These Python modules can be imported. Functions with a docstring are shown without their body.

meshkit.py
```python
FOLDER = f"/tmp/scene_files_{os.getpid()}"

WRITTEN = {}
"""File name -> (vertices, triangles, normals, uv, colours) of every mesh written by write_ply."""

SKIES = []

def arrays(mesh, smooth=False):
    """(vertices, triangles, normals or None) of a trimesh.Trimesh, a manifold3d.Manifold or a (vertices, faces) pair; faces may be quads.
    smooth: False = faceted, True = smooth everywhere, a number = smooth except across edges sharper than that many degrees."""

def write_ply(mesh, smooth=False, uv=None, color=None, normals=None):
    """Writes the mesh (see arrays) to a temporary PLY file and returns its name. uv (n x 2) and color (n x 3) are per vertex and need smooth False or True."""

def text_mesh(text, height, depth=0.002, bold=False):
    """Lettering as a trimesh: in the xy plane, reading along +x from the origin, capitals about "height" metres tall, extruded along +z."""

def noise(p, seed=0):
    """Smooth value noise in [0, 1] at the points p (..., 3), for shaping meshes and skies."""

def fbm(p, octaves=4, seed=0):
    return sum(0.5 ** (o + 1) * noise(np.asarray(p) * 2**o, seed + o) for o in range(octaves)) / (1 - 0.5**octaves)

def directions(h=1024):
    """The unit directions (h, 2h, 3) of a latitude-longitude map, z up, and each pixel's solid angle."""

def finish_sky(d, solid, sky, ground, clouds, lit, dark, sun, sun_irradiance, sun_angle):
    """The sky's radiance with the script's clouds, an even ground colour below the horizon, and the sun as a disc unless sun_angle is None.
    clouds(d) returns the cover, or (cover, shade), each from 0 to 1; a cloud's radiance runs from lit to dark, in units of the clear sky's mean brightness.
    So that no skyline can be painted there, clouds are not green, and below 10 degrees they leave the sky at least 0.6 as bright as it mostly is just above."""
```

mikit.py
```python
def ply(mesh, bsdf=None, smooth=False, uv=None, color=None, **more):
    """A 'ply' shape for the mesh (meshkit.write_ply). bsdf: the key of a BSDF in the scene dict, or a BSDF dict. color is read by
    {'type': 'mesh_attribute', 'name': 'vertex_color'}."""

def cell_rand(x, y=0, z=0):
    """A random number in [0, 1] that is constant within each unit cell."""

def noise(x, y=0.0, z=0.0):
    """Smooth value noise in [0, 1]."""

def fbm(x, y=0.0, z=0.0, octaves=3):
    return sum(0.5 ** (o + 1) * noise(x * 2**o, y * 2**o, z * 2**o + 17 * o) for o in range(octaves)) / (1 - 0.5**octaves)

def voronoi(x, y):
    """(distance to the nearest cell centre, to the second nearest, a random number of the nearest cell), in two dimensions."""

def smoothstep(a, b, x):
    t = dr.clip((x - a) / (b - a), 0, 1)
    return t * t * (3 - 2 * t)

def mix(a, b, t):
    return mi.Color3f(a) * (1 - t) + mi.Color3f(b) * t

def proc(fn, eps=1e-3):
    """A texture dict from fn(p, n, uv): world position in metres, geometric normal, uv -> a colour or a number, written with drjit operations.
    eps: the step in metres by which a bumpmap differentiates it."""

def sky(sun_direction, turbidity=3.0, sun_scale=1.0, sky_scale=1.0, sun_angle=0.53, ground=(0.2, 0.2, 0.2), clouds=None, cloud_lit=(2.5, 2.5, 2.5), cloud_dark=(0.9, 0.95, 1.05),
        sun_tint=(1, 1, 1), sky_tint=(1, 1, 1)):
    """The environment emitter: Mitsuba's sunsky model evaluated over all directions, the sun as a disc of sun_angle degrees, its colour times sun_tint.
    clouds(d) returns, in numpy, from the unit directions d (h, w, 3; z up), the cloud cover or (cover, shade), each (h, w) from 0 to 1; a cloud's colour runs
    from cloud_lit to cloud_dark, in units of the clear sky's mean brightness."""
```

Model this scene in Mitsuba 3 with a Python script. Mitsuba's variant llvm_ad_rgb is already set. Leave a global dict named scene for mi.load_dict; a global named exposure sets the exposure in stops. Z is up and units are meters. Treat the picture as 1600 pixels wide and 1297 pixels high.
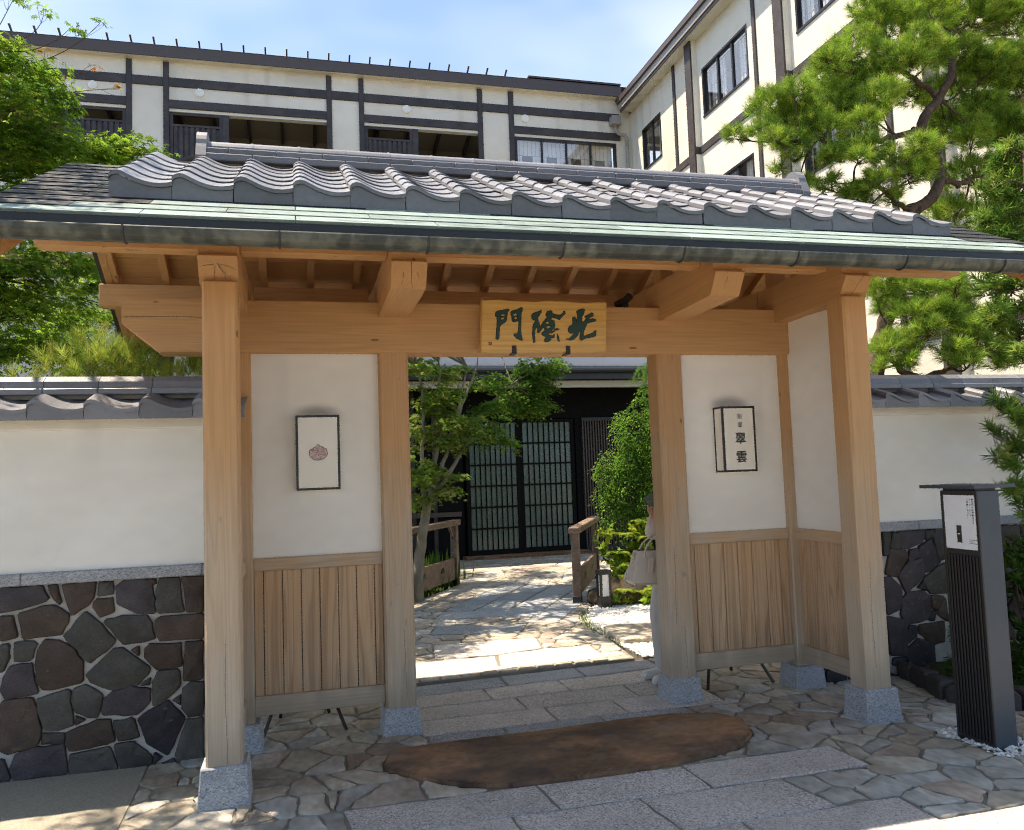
import math, random
import numpy as np
import drjit as dr
import mitsuba as mi
import trimesh
import shapely
from shapely.geometry import Polygon, MultiPoint, LineString, Point, box as sbox
from shapely.ops import unary_union
from scipy.spatial import ConvexHull
import mikit, meshkit
from mikit import noise, fbm, smoothstep, mix, proc, voronoi

T = mi.ScalarTransform4f
scene, labels = {}, {}

# ------------------------------------------------------------------ camera, sky, exposure
exposure = 2.86
scene['camera'] = {
    'type': 'perspective', 'fov': 64.296, 'fov_axis': 'x', 'near_clip': 0.05, 'far_clip': 600.0,
    'to_world': T().look_at(origin=[-1.4601, -4.9922, 1.5], target=[-1.4601 + 0.25196, -4.9922 + 0.96504, 1.5 + 0.07204],
                            up=[0.0161, -0.07863, 0.99677])}


def clouds(d):
    q = d / np.maximum(d[..., 2:3] + 0.25, 0.2)
    c = meshkit.fbm(np.stack([q[..., 0] * 1.1 + 3.1, q[..., 1] * 1.7 + 0.7, q[..., 2] * 0 + 1.3], -1), 5, seed=4)
    t = np.clip((c - 0.34) / 0.32, 0, 1)
    return t * t * (3 - 2 * t) * 0.6, 0.0 * c


scene['sky'] = mikit.sky([-0.37, 0.18, 1.0], turbidity=3.0, clouds=clouds, cloud_lit=(2.0, 2.05, 2.15), ground=(0.2, 0.19, 0.17))
labels['sky'] = {'kind': 'structure'}

# ------------------------------------------------------------------ materials


def two(b):
    return {'type': 'twosided', 'bsdf': b}


def rgb(*c):
    return {'type': 'rgb', 'value': list(c)}


def pr(col, rough=0.6, **k):
    return {'type': 'principled', 'base_color': col, 'roughness': rough, **k}


def bump(b, fn, scale=1.0, eps=1e-3):
    return {'type': 'bumpmap', 'arbitrary': proc(fn, eps), 'scale': scale, 'bsdf': b}


def wood_col(p, n, uv):
    ax, r = uv.y, uv.x
    along = dr.select(ax < 0.3, p.z, dr.select(ax < 0.7, p.x, p.y))
    c1 = dr.select(ax < 0.3, p.x, p.z)
    c2 = dr.select(ax < 0.7, p.y, p.x)
    strong = dr.select((ax > 0.15) & (ax < 0.3), 1.0, 0.0)
    w = fbm(along * 0.62 + r * 37.0, c1 * 15 + r * 53, c2 * 15, 2)
    s = dr.sin(6.2832 * (w * 7.0 + c1 * 10 + c2 * 10))
    line = smoothstep(0.25, 1.0, s)
    fine = noise(along * 6 + r * 9, c1 * 210, c2 * 210)
    amp = 0.18 + 0.30 * strong
    c = mix((0.515, 0.305, 0.143), (0.335, 0.162, 0.064), line * amp) * (1 + 0.12 * strong)
    c = c * (0.90 + 0.16 * fine) * (0.88 + 0.24 * r)
    knot = smoothstep(0.915, 0.95, noise(along * 9 + r * 13, c1 * 24 + r * 31, c2 * 24)) * (1 - strong)
    c = c * (1 - 0.55 * knot)
    blot = fbm(p.x * 5 + r * 5, p.y * 5, p.z * 1.6, 2)
    wt = smoothstep(2.05, 0.35, p.z + (blot - 0.5) * 1.3)
    grey = mix((0.475, 0.415, 0.325), (0.28, 0.222, 0.158), line * (0.14 + 0.48 * strong)) * (0.86 + 0.24 * fine)
    c = mix(c, grey, wt * (0.88 - 0.42 * strong))
    damp = smoothstep(0.46, 0.15, p.z + (noise(p.x * 16 + r * 3, p.y * 16, p.z * 2.5) - 0.5) * 0.4)
    return c * (1 - 0.25 * damp)


def gold_col(p, n, uv):
    w = fbm(p.x * 1.2, p.z * 9, 0.3, 2)
    s = 0.5 + 0.5 * dr.sin(6.2832 * (p.z * 26 + w * 3))
    return mix((0.64, 0.415, 0.14), (0.57, 0.335, 0.095), s * 0.5) * (0.88 + 0.22 * noise(p.x * 4, p.z * 180))


def plaster_col(p, n, uv):
    a = fbm(p.x * 1.7, p.y * 1.7 + 3, p.z * 1.7, 3)
    b = fbm(p.x * 11, p.y * 11, p.z * 16, 2)
    c = mix((0.85, 0.835, 0.785), (0.79, 0.765, 0.70), smoothstep(0.3, 0.8, a)) * (0.965 + 0.07 * b)
    t_ = dr.abs(fbm(p.x * 1.9 + p.y * 1.9 + 4, p.z * 2.6, 0.9, 3) - 0.5)
    c = c * (1 - 0.022 * smoothstep(0.008, 0.0, t_) * smoothstep(0.45, 0.6, noise(p.x * 2.2 + p.y, p.z * 2.2 + 5)))
    # soot above the two sign boxes
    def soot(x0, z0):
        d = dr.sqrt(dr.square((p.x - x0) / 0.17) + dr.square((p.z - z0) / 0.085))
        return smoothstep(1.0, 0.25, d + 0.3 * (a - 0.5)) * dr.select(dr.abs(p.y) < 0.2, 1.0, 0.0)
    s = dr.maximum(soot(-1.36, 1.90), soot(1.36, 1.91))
    # rain wash under the wall caps, splash near the copings
    k = smoothstep(0.55, 0.9, noise(p.x * 7, p.z * 0.6)) * smoothstep(1.45, 1.82, p.z) * 0.06
    return c * (1 - 0.40 * s) * (1 - k)


def plaster_bump(p, n, uv):
    u = p.x + p.y
    return fbm(u * 4, p.z * 9, 0.5, 3) * 0.7 + smoothstep(0.55, 0.75, fbm(u * 2.3 + 7, p.z * 3.1, 2.2, 2)) * 0.5


def wallstone_col(p, n, uv):
    r, q = uv.x, uv.y
    a = fbm(p.x * 9 + r * 31, p.y * 9, p.z * 9, 3)
    f = noise(p.x * 120, p.y * 120, p.z * 120)
    brown, grey, purple, black = mi.Color3f(0.058, 0.041, 0.032), mi.Color3f(0.056, 0.054, 0.048), mi.Color3f(0.052, 0.044, 0.049), mi.Color3f(0.026, 0.024, 0.031)
    c = dr.select(r < 0.38, brown, dr.select(r < 0.66, grey, dr.select(r < 0.88, purple, black)))
    c = c * (0.55 + 0.9 * a) * (0.75 + 0.5 * f) * (0.8 + 0.4 * q)
    return mix(c, (0.20, 0.16, 0.09), smoothstep(0.86, 0.9, noise(p.x * 31 + 3, p.y * 31, p.z * 31)) * 0.3)


def stone_bump(p, n, uv):
    return fbm(p.x * 14 + uv.x * 9, p.y * 14, p.z * 14, 4)


def granite_col(p, n, uv):
    s1 = noise(p.x * 130, p.y * 130, p.z * 130)
    s2 = noise(p.x * 190 + 7, p.y * 190, p.z * 190)
    a = fbm(p.x * 6 + uv.x * 5, p.y * 6, p.z * 6, 2)
    base = dr.select(uv.y < 0.3, mi.Color3f(0.30, 0.315, 0.335), dr.select(uv.y < 0.6, mi.Color3f(0.45, 0.412, 0.38), mi.Color3f(0.27, 0.28, 0.285)))
    c = base * (0.62 + 0.76 * s1) * (0.85 + 0.3 * a)
    c = c * (1 - 0.48 * smoothstep(0.66, 0.78, s2))
    return c * (0.85 + 0.3 * uv.x)


def flag_col(p, n, uv):
    r, q = uv.x, uv.y
    a = fbm(p.x * 7 + r * 23, p.y * 7 + q * 11, 0.2, 4)
    b = fbm(p.x * 40 + r * 3, p.y * 22, 0.7, 2)
    c = dr.select(r < 0.45, mi.Color3f(0.350, 0.312, 0.245), dr.select(r < 0.85, mi.Color3f(0.345, 0.330, 0.292), mi.Color3f(0.335, 0.275, 0.218)))
    c = c * (0.5 + 1.0 * a) * (0.66 + 0.68 * b) * (0.86 + 0.30 * q)
    return mix(c, (0.17, 0.115, 0.07), smoothstep(0.6, 0.8, fbm(p.x * 3 + q * 7, p.y * 3, 0.1, 2)) * 0.4)


def flag_bump(p, n, uv):
    return fbm(p.x * 6 + uv.x * 9, p.y * 15 + uv.y * 5, p.z * 6, 4) + 0.3 * noise(p.x * 90, p.y * 90, p.z * 90)


def rust_col(p, n, uv):
    a = fbm(p.x * 4, p.y * 6, p.z * 5, 4)
    b = fbm(p.x * 26, p.y * 30, p.z * 20, 3)
    c = mix((0.155, 0.090, 0.052), (0.31, 0.165, 0.082), smoothstep(0.3, 0.7, a)) * (0.55 + 0.9 * b)
    c = mix(c, (0.045, 0.038, 0.036), smoothstep(0.58, 0.75, fbm(p.x * 2.6 + 5, p.y * 4, 0.4, 3)) * 0.65)
    return mix(c, (0.24, 0.19, 0.13), smoothstep(0.56, 0.72, fbm(p.x * 6 + 1, p.y * 8, 0.8, 4)) * 0.45)


def tile_col(p, n, uv):
    a = fbm(p.x * 5 + uv.x * 9, p.y * 5, p.z * 5, 3)
    b = noise(p.x * 60, p.y * 60, p.z * 60)
    c = mix((0.180, 0.184, 0.206), (0.138, 0.143, 0.160), a) * (0.80 + 0.40 * uv.x) * (0.93 + 0.14 * b)
    return mix(c, (0.16, 0.175, 0.13), smoothstep(0.62, 0.85, fbm(p.x * 2.3, p.y * 3, p.z * 8, 2)) * 0.3)


def copper_col(p, n, uv):
    a = fbm(p.x * 3 + uv.y * 17, p.y * 9, 0.4, 3)
    b = fbm(p.x * 22, p.y * 7, 0.4, 2)
    slate = mix((0.018, 0.020, 0.025), (0.036, 0.040, 0.044), a) * (0.8 + 0.4 * b)
    mint = mix((0.165, 0.232, 0.215), (0.28, 0.345, 0.33), a) * (0.84 + 0.28 * b)
    c = dr.select(uv.x < 0.5, slate, mint)
    t = smoothstep(0.66, 0.74, fbm(p.x * 4 + uv.y * 5, p.y * 12, 0.9, 3))
    c = mix(c, dr.select(uv.x < 0.5, mi.Color3f(0.07, 0.095, 0.088), mi.Color3f(0.10, 0.105, 0.10)), t * 0.6)
    return c * (0.85 + 0.3 * uv.y)


def gutter_col(p, n, uv):
    a = fbm(p.x * 26, p.y * 26, p.z * 12, 3)
    b = fbm(p.x * 2.5, p.y * 20, p.z * 20, 2)
    return mix((0.045, 0.054, 0.052), (0.135, 0.148, 0.132), smoothstep(0.35, 0.75, a * 0.7 + b * 0.3))


def dark_timber_col(p, n, uv):
    a = fbm(p.x * 8, p.y * 8, p.z * 8, 2)
    b = noise(p.x * 3 + uv.x * 7, p.y * 3, p.z * 3)
    return mi.Color3f(0.046, 0.038, 0.037) * (0.6 + 0.7 * a) * (0.8 + 0.5 * b)


def stucco_col(p, n, uv):
    a = fbm(p.x * 0.7, p.y * 0.7, p.z * 0.5, 3)
    b = fbm(p.x * 3, p.y * 3, p.z * 2.2, 3)
    k = smoothstep(0.58, 0.9, noise(p.x * 3.1 + p.y * 3.1, p.z * 0.28)) * smoothstep(0.3, 0.7, a)
    return mix((0.80, 0.75, 0.635), (0.73, 0.675, 0.56), smoothstep(0.35, 0.8, a)) * (0.94 + 0.1 * b) * (1 - 0.13 * k)


def rail_col(p, n, uv):
    a = fbm(p.x * 9, p.y * 9, p.z * 9, 2)
    f = noise(p.x * 70 + p.y * 70, p.z * 70)
    return mix((0.12, 0.072, 0.045), (0.225, 0.17, 0.12), a) * (0.7 + 0.5 * f)


def bark_col(p, n, uv):
    a = fbm(p.x * 24, p.y * 24, p.z * 9, 3)
    pale = dr.select(uv.x > 0.5, 1.0, 0.0)
    c1 = mix((0.05, 0.036, 0.028), (0.16, 0.115, 0.085), a)
    c2 = mix((0.17, 0.145, 0.10), (0.36, 0.31, 0.23), a)
    return mix(c1, c2, pale)


def bark_bump(p, n, uv):
    return fbm(p.x * 38, p.y * 38, p.z * 13, 3)


def earth_col(p, n, uv):
    a = fbm(p.x * 2, p.y * 2, 0.1, 4)
    b = fbm(p.x * 30, p.y * 30, 0.1, 2)
    return mix((0.075, 0.06, 0.042), (0.062, 0.078, 0.03), smoothstep(0.4, 0.65, a)) * (0.6 + 0.8 * b)


def concrete_col(p, n, uv):
    a = fbm(p.x * 2.4, p.y * 2.4, 0.3, 4)
    b = noise(p.x * 150, p.y * 150, 0.2)
    return mix((0.30, 0.272, 0.215), (0.36, 0.33, 0.27), a) * (0.8 + 0.4 * b)


def mortar_col(p, n, uv):
    a = fbm(p.x * 12, p.y * 12, p.z * 12, 3)
    return mix((0.34, 0.335, 0.31), (0.52, 0.51, 0.475), a)


def joint_col(p, n, uv):
    a = fbm(p.x * 12, p.y * 12, p.z * 12, 3)
    return mix((0.16, 0.148, 0.122), (0.31, 0.288, 0.24), a)


def doorglass_col(p, n, uv):
    a = fbm(p.x * 2.2, p.y, p.z * 1.5, 3)
    b = noise(p.x * 90, p.z * 90)
    return mix((0.085, 0.125, 0.105), (0.16, 0.21, 0.165), a) * (0.8 + 0.4 * b)


def paint_col(p, n, uv):
    a = fbm(p.x * 6, p.y * 6, p.z * 4, 3)
    return mi.Color3f(0.040, 0.053, 0.070) * (0.8 + 0.5 * a)


def leafmat(rough, trans):
    return {'type': 'principledthin', 'base_color': {'type': 'mesh_attribute', 'name': 'vertex_color'}, 'roughness': rough, 'diff_trans': trans, 'spec_trans': 0.0, 'eta': 1.35}


B = {
    'm_wood': two(pr(proc(wood_col), 0.55, specular=0.3)),
    'm_gold': two(pr(proc(gold_col), 0.45)),
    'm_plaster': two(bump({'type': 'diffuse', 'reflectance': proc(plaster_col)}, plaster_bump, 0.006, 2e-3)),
    'm_wallstone': two(bump(pr(proc(wallstone_col), 0.62, specular=0.35), stone_bump, 0.012, 2e-3)),
    'm_granite': two(bump(pr(proc(granite_col), 0.6), stone_bump, 0.006, 2e-3)),
    'm_flag': two(bump(pr(proc(flag_col), 0.62), flag_bump, 0.026, 2e-3)),
    'm_rust': two(bump(pr(proc(rust_col), 0.55), stone_bump, 0.03, 2e-3)),
    'm_tile': two(pr(proc(tile_col), 0.38, specular=0.6)),
    'm_copper': two(pr(proc(copper_col), 0.6, specular=0.22)),
    'm_gutter': two(pr(proc(gutter_col), 0.45, metallic=0.25)),
    'm_timber': two(pr(proc(dark_timber_col), 0.6)),
    'm_stucco': two({'type': 'diffuse', 'reflectance': proc(stucco_col)}),
    'm_rail': two(pr(proc(rail_col), 0.6)),
    'm_bark': two(bump({'type': 'diffuse', 'reflectance': proc(bark_col)}, bark_bump, 0.012, 2e-3)),
    'm_earth': two({'type': 'diffuse', 'reflectance': proc(earth_col)}),
    'm_concrete': two({'type': 'diffuse', 'reflectance': proc(concrete_col)}),
    'm_mortar': two({'type': 'diffuse', 'reflectance': proc(mortar_col)}),
    'm_joint': two({'type': 'diffuse', 'reflectance': proc(joint_col)}),
    'm_doorglass': two(pr(proc(doorglass_col), 0.18, specular=0.6)),
    'm_paint': two(pr(proc(paint_col), 0.42)),
    'm_brownmetal': two(pr(rgb(0.085, 0.064, 0.056), 0.45, metallic=0.1)),
    'm_greymetal': two(pr(rgb(0.30, 0.275, 0.25), 0.45)),
    'm_roofmetal': two(pr(rgb(0.42, 0.42, 0.44), 0.35, metallic=0.4)),
    'm_eave': two(pr(rgb(0.030, 0.034, 0.040), 0.4)),
    'm_pane': {'type': 'thindielectric', 'int_ior': 2.1},
    'm_shoji': two({'type': 'diffuse', 'reflectance': rgb(0.72, 0.70, 0.64)}),
    'm_lattice': two({'type': 'diffuse', 'reflectance': rgb(0.36, 0.34, 0.30)}),
    'm_room': two({'type': 'diffuse', 'reflectance': rgb(0.26, 0.225, 0.17)}),
    'm_black': two(pr(rgb(0.018, 0.016, 0.016), 0.4)),
    'm_acrylic': two(pr(rgb(0.80, 0.77, 0.68), 0.35)),
    'm_panelwhite': two(pr(rgb(0.78, 0.79, 0.80), 0.3)),
    'm_char': two(pr(rgb(0.010, 0.010, 0.010), 0.85, specular=0.1)),
    'm_ink': two(pr(rgb(0.02, 0.02, 0.022), 0.5)),
    'm_letter': two(pr(rgb(0.014, 0.058, 0.055), 0.4)),
    'm_letteredge': two(pr(rgb(0.012, 0.010, 0.010), 0.5)),
    'm_crestpink': two(pr(rgb(0.66, 0.50, 0.47), 0.45)),
    'm_crestline': two(pr(rgb(0.11, 0.032, 0.040), 0.45)),
    'm_seal': two(pr(rgb(0.20, 0.06, 0.03), 0.5)),
    'm_leaf': leafmat(0.55, 1.25),
    'm_needle': leafmat(0.5, 0.7),
    'm_pebble': two({'type': 'diffuse', 'reflectance': {'type': 'mesh_attribute', 'name': 'vertex_color'}}),
    'm_cloth': two(pr(rgb(0.50, 0.46, 0.41), 0.8)),
    'm_trouser': two(pr(rgb(0.47, 0.44, 0.41), 0.8)),
    'm_skin': two(pr(rgb(0.50, 0.29, 0.21), 0.5)),
    'm_hair': two(pr(rgb(0.018, 0.013, 0.010), 0.45)),
    'm_bag': two(pr(rgb(0.56, 0.50, 0.43), 0.5)),
    'm_shoe': two(pr(rgb(0.62, 0.60, 0.56), 0.6)),
    'm_glow': two(pr(rgb(0.82, 0.82, 0.80), 0.35)),
}
scene.update(B)

# ------------------------------------------------------------------ naming helpers
_count = {}


def numbered(k):
    n = _count.get(k, -1) + 1
    _count[k] = n
    return k if n == 0 else f'{k}_{n:03d}'


def thing(name, label, cat, group=None):
    k = numbered(name)
    labels[k] = {'label': label, 'category': cat}
    if group:
        labels[k]['group'] = group
    return k


def part(parent, name, mesh, mat, smooth=False, tone=None, label=None, kind=None, color=None, to_world=None):
    k = numbered(f'{parent}__{name}' if parent else name)
    if isinstance(mesh, MB):
        mesh = mesh.mesh()
    if isinstance(mesh, dict):
        s = dict(mesh)
    else:
        v, f = mesh
        uv = None if tone is None else np.tile(np.array(tone, float), (len(v), 1))
        s = mikit.ply((v, f), mat, smooth=smooth, uv=uv, color=color)
    if to_world is not None:
        s['to_world'] = to_world
    scene[k] = s
    if label or kind:
        labels.setdefault(k, {})
        if label:
            labels[k]['label'] = label
        if kind:
            labels[k]['kind'] = kind
    return k


def struct(name, mesh=None, mat=None, kind='structure', **kw):
    if mesh is None:
        k = numbered(name)
    else:
        k = part(None, name, mesh, mat, **kw)
    labels.setdefault(k, {})['kind'] = kind
    return k


# ------------------------------------------------------------------ mesh helpers
class MB:
    def __init__(s):
        s.v, s.f, s.n = [], [], 0

    def add(s, v, f):
        v, f = np.asarray(v, float), np.asarray(f, int)
        if f.shape[1] == 4:
            f = np.vstack([f[:, [0, 1, 2]], f[:, [0, 2, 3]]])
        s.v.append(v)
        s.f.append(f + s.n)
        s.n += len(v)
        return s

    def box(s, x0, x1, y0, y1, z0, z1, c=0.0):
        return s.add(*bx(x0, x1, y0, y1, z0, z1, c))

    def mesh(s):
        return np.vstack(s.v), np.vstack(s.f)


BF = np.array([[0, 2, 3, 1], [4, 5, 7, 6], [0, 1, 5, 4], [2, 6, 7, 3], [0, 4, 6, 2], [1, 3, 7, 5]])


def hull(pts):
    pts = np.asarray(pts, float)
    h = ConvexHull(pts)
    f = h.simplices.copy()
    c = pts.mean(0)
    n = np.cross(pts[f[:, 1]] - pts[f[:, 0]], pts[f[:, 2]] - pts[f[:, 0]])
    flip = np.einsum('ij,ij->i', n, pts[f[:, 0]] - c) < 0
    f[flip] = f[flip][:, ::-1]
    return pts, f


def bx(x0, x1, y0, y1, z0, z1, c=0.0):
    if c <= 0:
        v = np.array([[x, y, z] for x in (x0, x1) for y in (y0, y1) for z in (z0, z1)], float)
        q = np.array([[0, 1, 3, 2], [4, 6, 7, 5], [0, 4, 5, 1], [2, 3, 7, 6], [0, 2, 6, 4], [1, 5, 7, 3]])
        return v, np.vstack([q[:, [0, 1, 2]], q[:, [0, 2, 3]]])
    p = []
    for sx, X in ((1, x0), (-1, x1)):
        for sy, Y in ((1, y0), (-1, y1)):
            for sz, Z in ((1, z0), (-1, z1)):
                p += [[X, Y + sy * c, Z + sz * c], [X + sx * c, Y, Z + sz * c], [X + sx * c, Y + sy * c, Z]]
    return hull(p)


def bxT(v, f, M):
    v = np.asarray(v, float)
    return v @ M[:3, :3].T + M[:3, 3], f


def rotz(a, loc=(0, 0, 0)):
    c, s = math.cos(a), math.sin(a)
    M = np.eye(4)
    M[:2, :2] = [[c, -s], [s, c]]
    M[:3, 3] = loc
    return M


def extrude(poly, h):
    m = trimesh.creation.extrude_polygon(poly, h, engine='earcut')
    return np.array(m.vertices), np.array(m.faces)


def prism_x(pts_yz, x0, x1):
    """polygon in (y, z) extruded along x"""
    v, f = extrude(Polygon(pts_yz), x1 - x0)
    return np.stack([v[:, 2] + x0, v[:, 0], v[:, 1]], 1), f


def prism_y(pts_xz, y0, y1):
    v, f = extrude(pts_xz if isinstance(pts_xz, Polygon) else Polygon(pts_xz), y1 - y0)
    return np.stack([v[:, 0], y1 - v[:, 2], v[:, 1]], 1), f


def tube(points, radii, sides=8, caps=True):
    p = np.asarray(points, float)
    r = np.broadcast_to(radii, (len(p),))
    t = np.gradient(p, axis=0)
    t /= np.linalg.norm(t, axis=1, keepdims=True) + 1e-12
    ref = np.array([0, 0, 1.0]) if abs(t[:, 2]).mean() < 0.9 else np.array([1.0, 0, 0])
    a = np.cross(t, ref)
    a /= np.linalg.norm(a, axis=1, keepdims=True) + 1e-12
    b = np.cross(t, a)
    ang = np.arange(sides) * 2 * np.pi / sides
    v = p[:, None] + r[:, None, None] * (np.cos(ang)[None, :, None] * a[:, None] + np.sin(ang)[None, :, None] * b[:, None])
    i, j = np.meshgrid(np.arange(len(p) - 1), np.arange(sides), indexing='ij')
    q = np.stack([i * sides + j, (i + 1) * sides + j, (i + 1) * sides + (j + 1) % sides, i * sides + (j + 1) % sides], -1).reshape(-1, 4)
    f = np.vstack([q[:, [0, 1, 2]], q[:, [0, 2, 3]]])
    v = v.reshape(-1, 3)
    if caps:
        n = len(v)
        v = np.vstack([v, p[0], p[-1]])
        k = np.arange(sides)
        f = np.vstack([f, np.stack([k * 0 + n, k, (k + 1) % sides], 1), np.stack([k * 0 + n + 1, (len(p) - 1) * sides + (k + 1) % sides, (len(p) - 1) * sides + k], 1)])
    return v, f


def spline(pts, n):
    p = np.asarray(pts, float)
    if len(p) < 3:
        t = np.linspace(0, 1, n)[:, None]
        return p[0] * (1 - t) + p[-1] * t
    from scipy.interpolate import CubicSpline
    d = np.r_[0, np.cumsum(np.linalg.norm(np.diff(p, axis=0), axis=1))]
    return CubicSpline(d, p, axis=0)(np.linspace(0, d[-1], n))


def frustum(cx, cy, bw, bd, tw, td, z0, z1, c=0.006):
    p = []
    for sx in (-1, 1):
        for sy in (-1, 1):
            p += [[cx + sx * bw, cy + sy * (bd - c), z0], [cx + sx * (bw - c), cy + sy * bd, z0]]
            p += [[cx + sx * tw, cy + sy * (td - c), z1 - c], [cx + sx * (tw - c), cy + sy * td, z1 - c], [cx + sx * (tw - c), cy + sy * (td - c), z1]]
    return hull(p)


def polys(g):
    if g.is_empty:
        return []
    return [q for q in getattr(g, 'geoms', [g]) if isinstance(q, Polygon)]


def stone(poly, h, bev, dome=0.0, rings=2, rng=None, rough=0.0):
    """polygon in xy -> a stone from z=0 to z=h, edge eased by bev"""
    pts = np.array(poly.exterior.coords[:-1])
    if poly.exterior.is_ccw is False:
        pts = pts[::-1]
    n = len(pts)
    c = np.array(poly.representative_point().coords[0]) if not poly.contains(poly.centroid) else np.array(poly.centroid.coords[0])
    d = pts - c
    L = np.linalg.norm(d, axis=1, keepdims=True)
    u = d / L
    r1 = c + u * np.maximum(L - bev, L * 0.5)
    layers = [np.c_[pts, np.zeros(n)], np.c_[pts, np.full(n, h - bev)], np.c_[r1, np.full(n, h)]]
    if rings > 2:
        r2 = c + (r1 - c) * 0.55
        layers.append(np.c_[r2, np.full(n, h + dome)])
    if rng is not None and rough > 0:
        for q in layers[2:]:
            q[:, 2] += rng.normal(0, rough, n)
    v = np.vstack(layers + [np.array([[c[0], c[1], h + dome]])])
    f = []
    k = np.arange(n)
    for a in range(len(layers) - 1):
        f += [np.stack([a * n + k, a * n + (k + 1) % n, (a + 1) * n + (k + 1) % n], 1), np.stack([a * n + k, (a + 1) * n + (k + 1) % n, (a + 1) * n + k], 1)]
    a = len(layers) - 1
    f.append(np.stack([a * n + k, a * n + (k + 1) % n, np.full(n, (a + 1) * n)], 1))
    return v, np.vstack(f)


def cells(seeds, region):
    g = shapely.voronoi_polygons(MultiPoint([tuple(s) for s in seeds]), extend_to=region.buffer(1).envelope)
    out = []
    for q in g.geoms:
        for w in polys(q.intersection(region)):
            out.append(w)
    return out


def jittered(x0, x1, y0, y1, sx, sy, rng, j=0.42):
    out = []
    k = 0
    y = y0
    while y < y1 + sy:
        x = x0 + (k % 2) * sx / 2
        while x < x1 + sx:
            out.append((x + rng.uniform(-j, j) * sx, y + rng.uniform(-j, j) * sy))
            x += sx
        y += sy
        k += 1
    return out


def wobble(poly, rng, seg, amp):
    """subdivide the outline and move its points a little: broken edges"""
    p = shapely.segmentize(poly, seg)
    c = np.array(p.exterior.coords[:-1])
    c = c + rng.normal(0, amp, c.shape)
    q = Polygon(c).buffer(0)
    q = max(polys(q), key=lambda w: w.area) if polys(q) else poly
    return q


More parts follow.
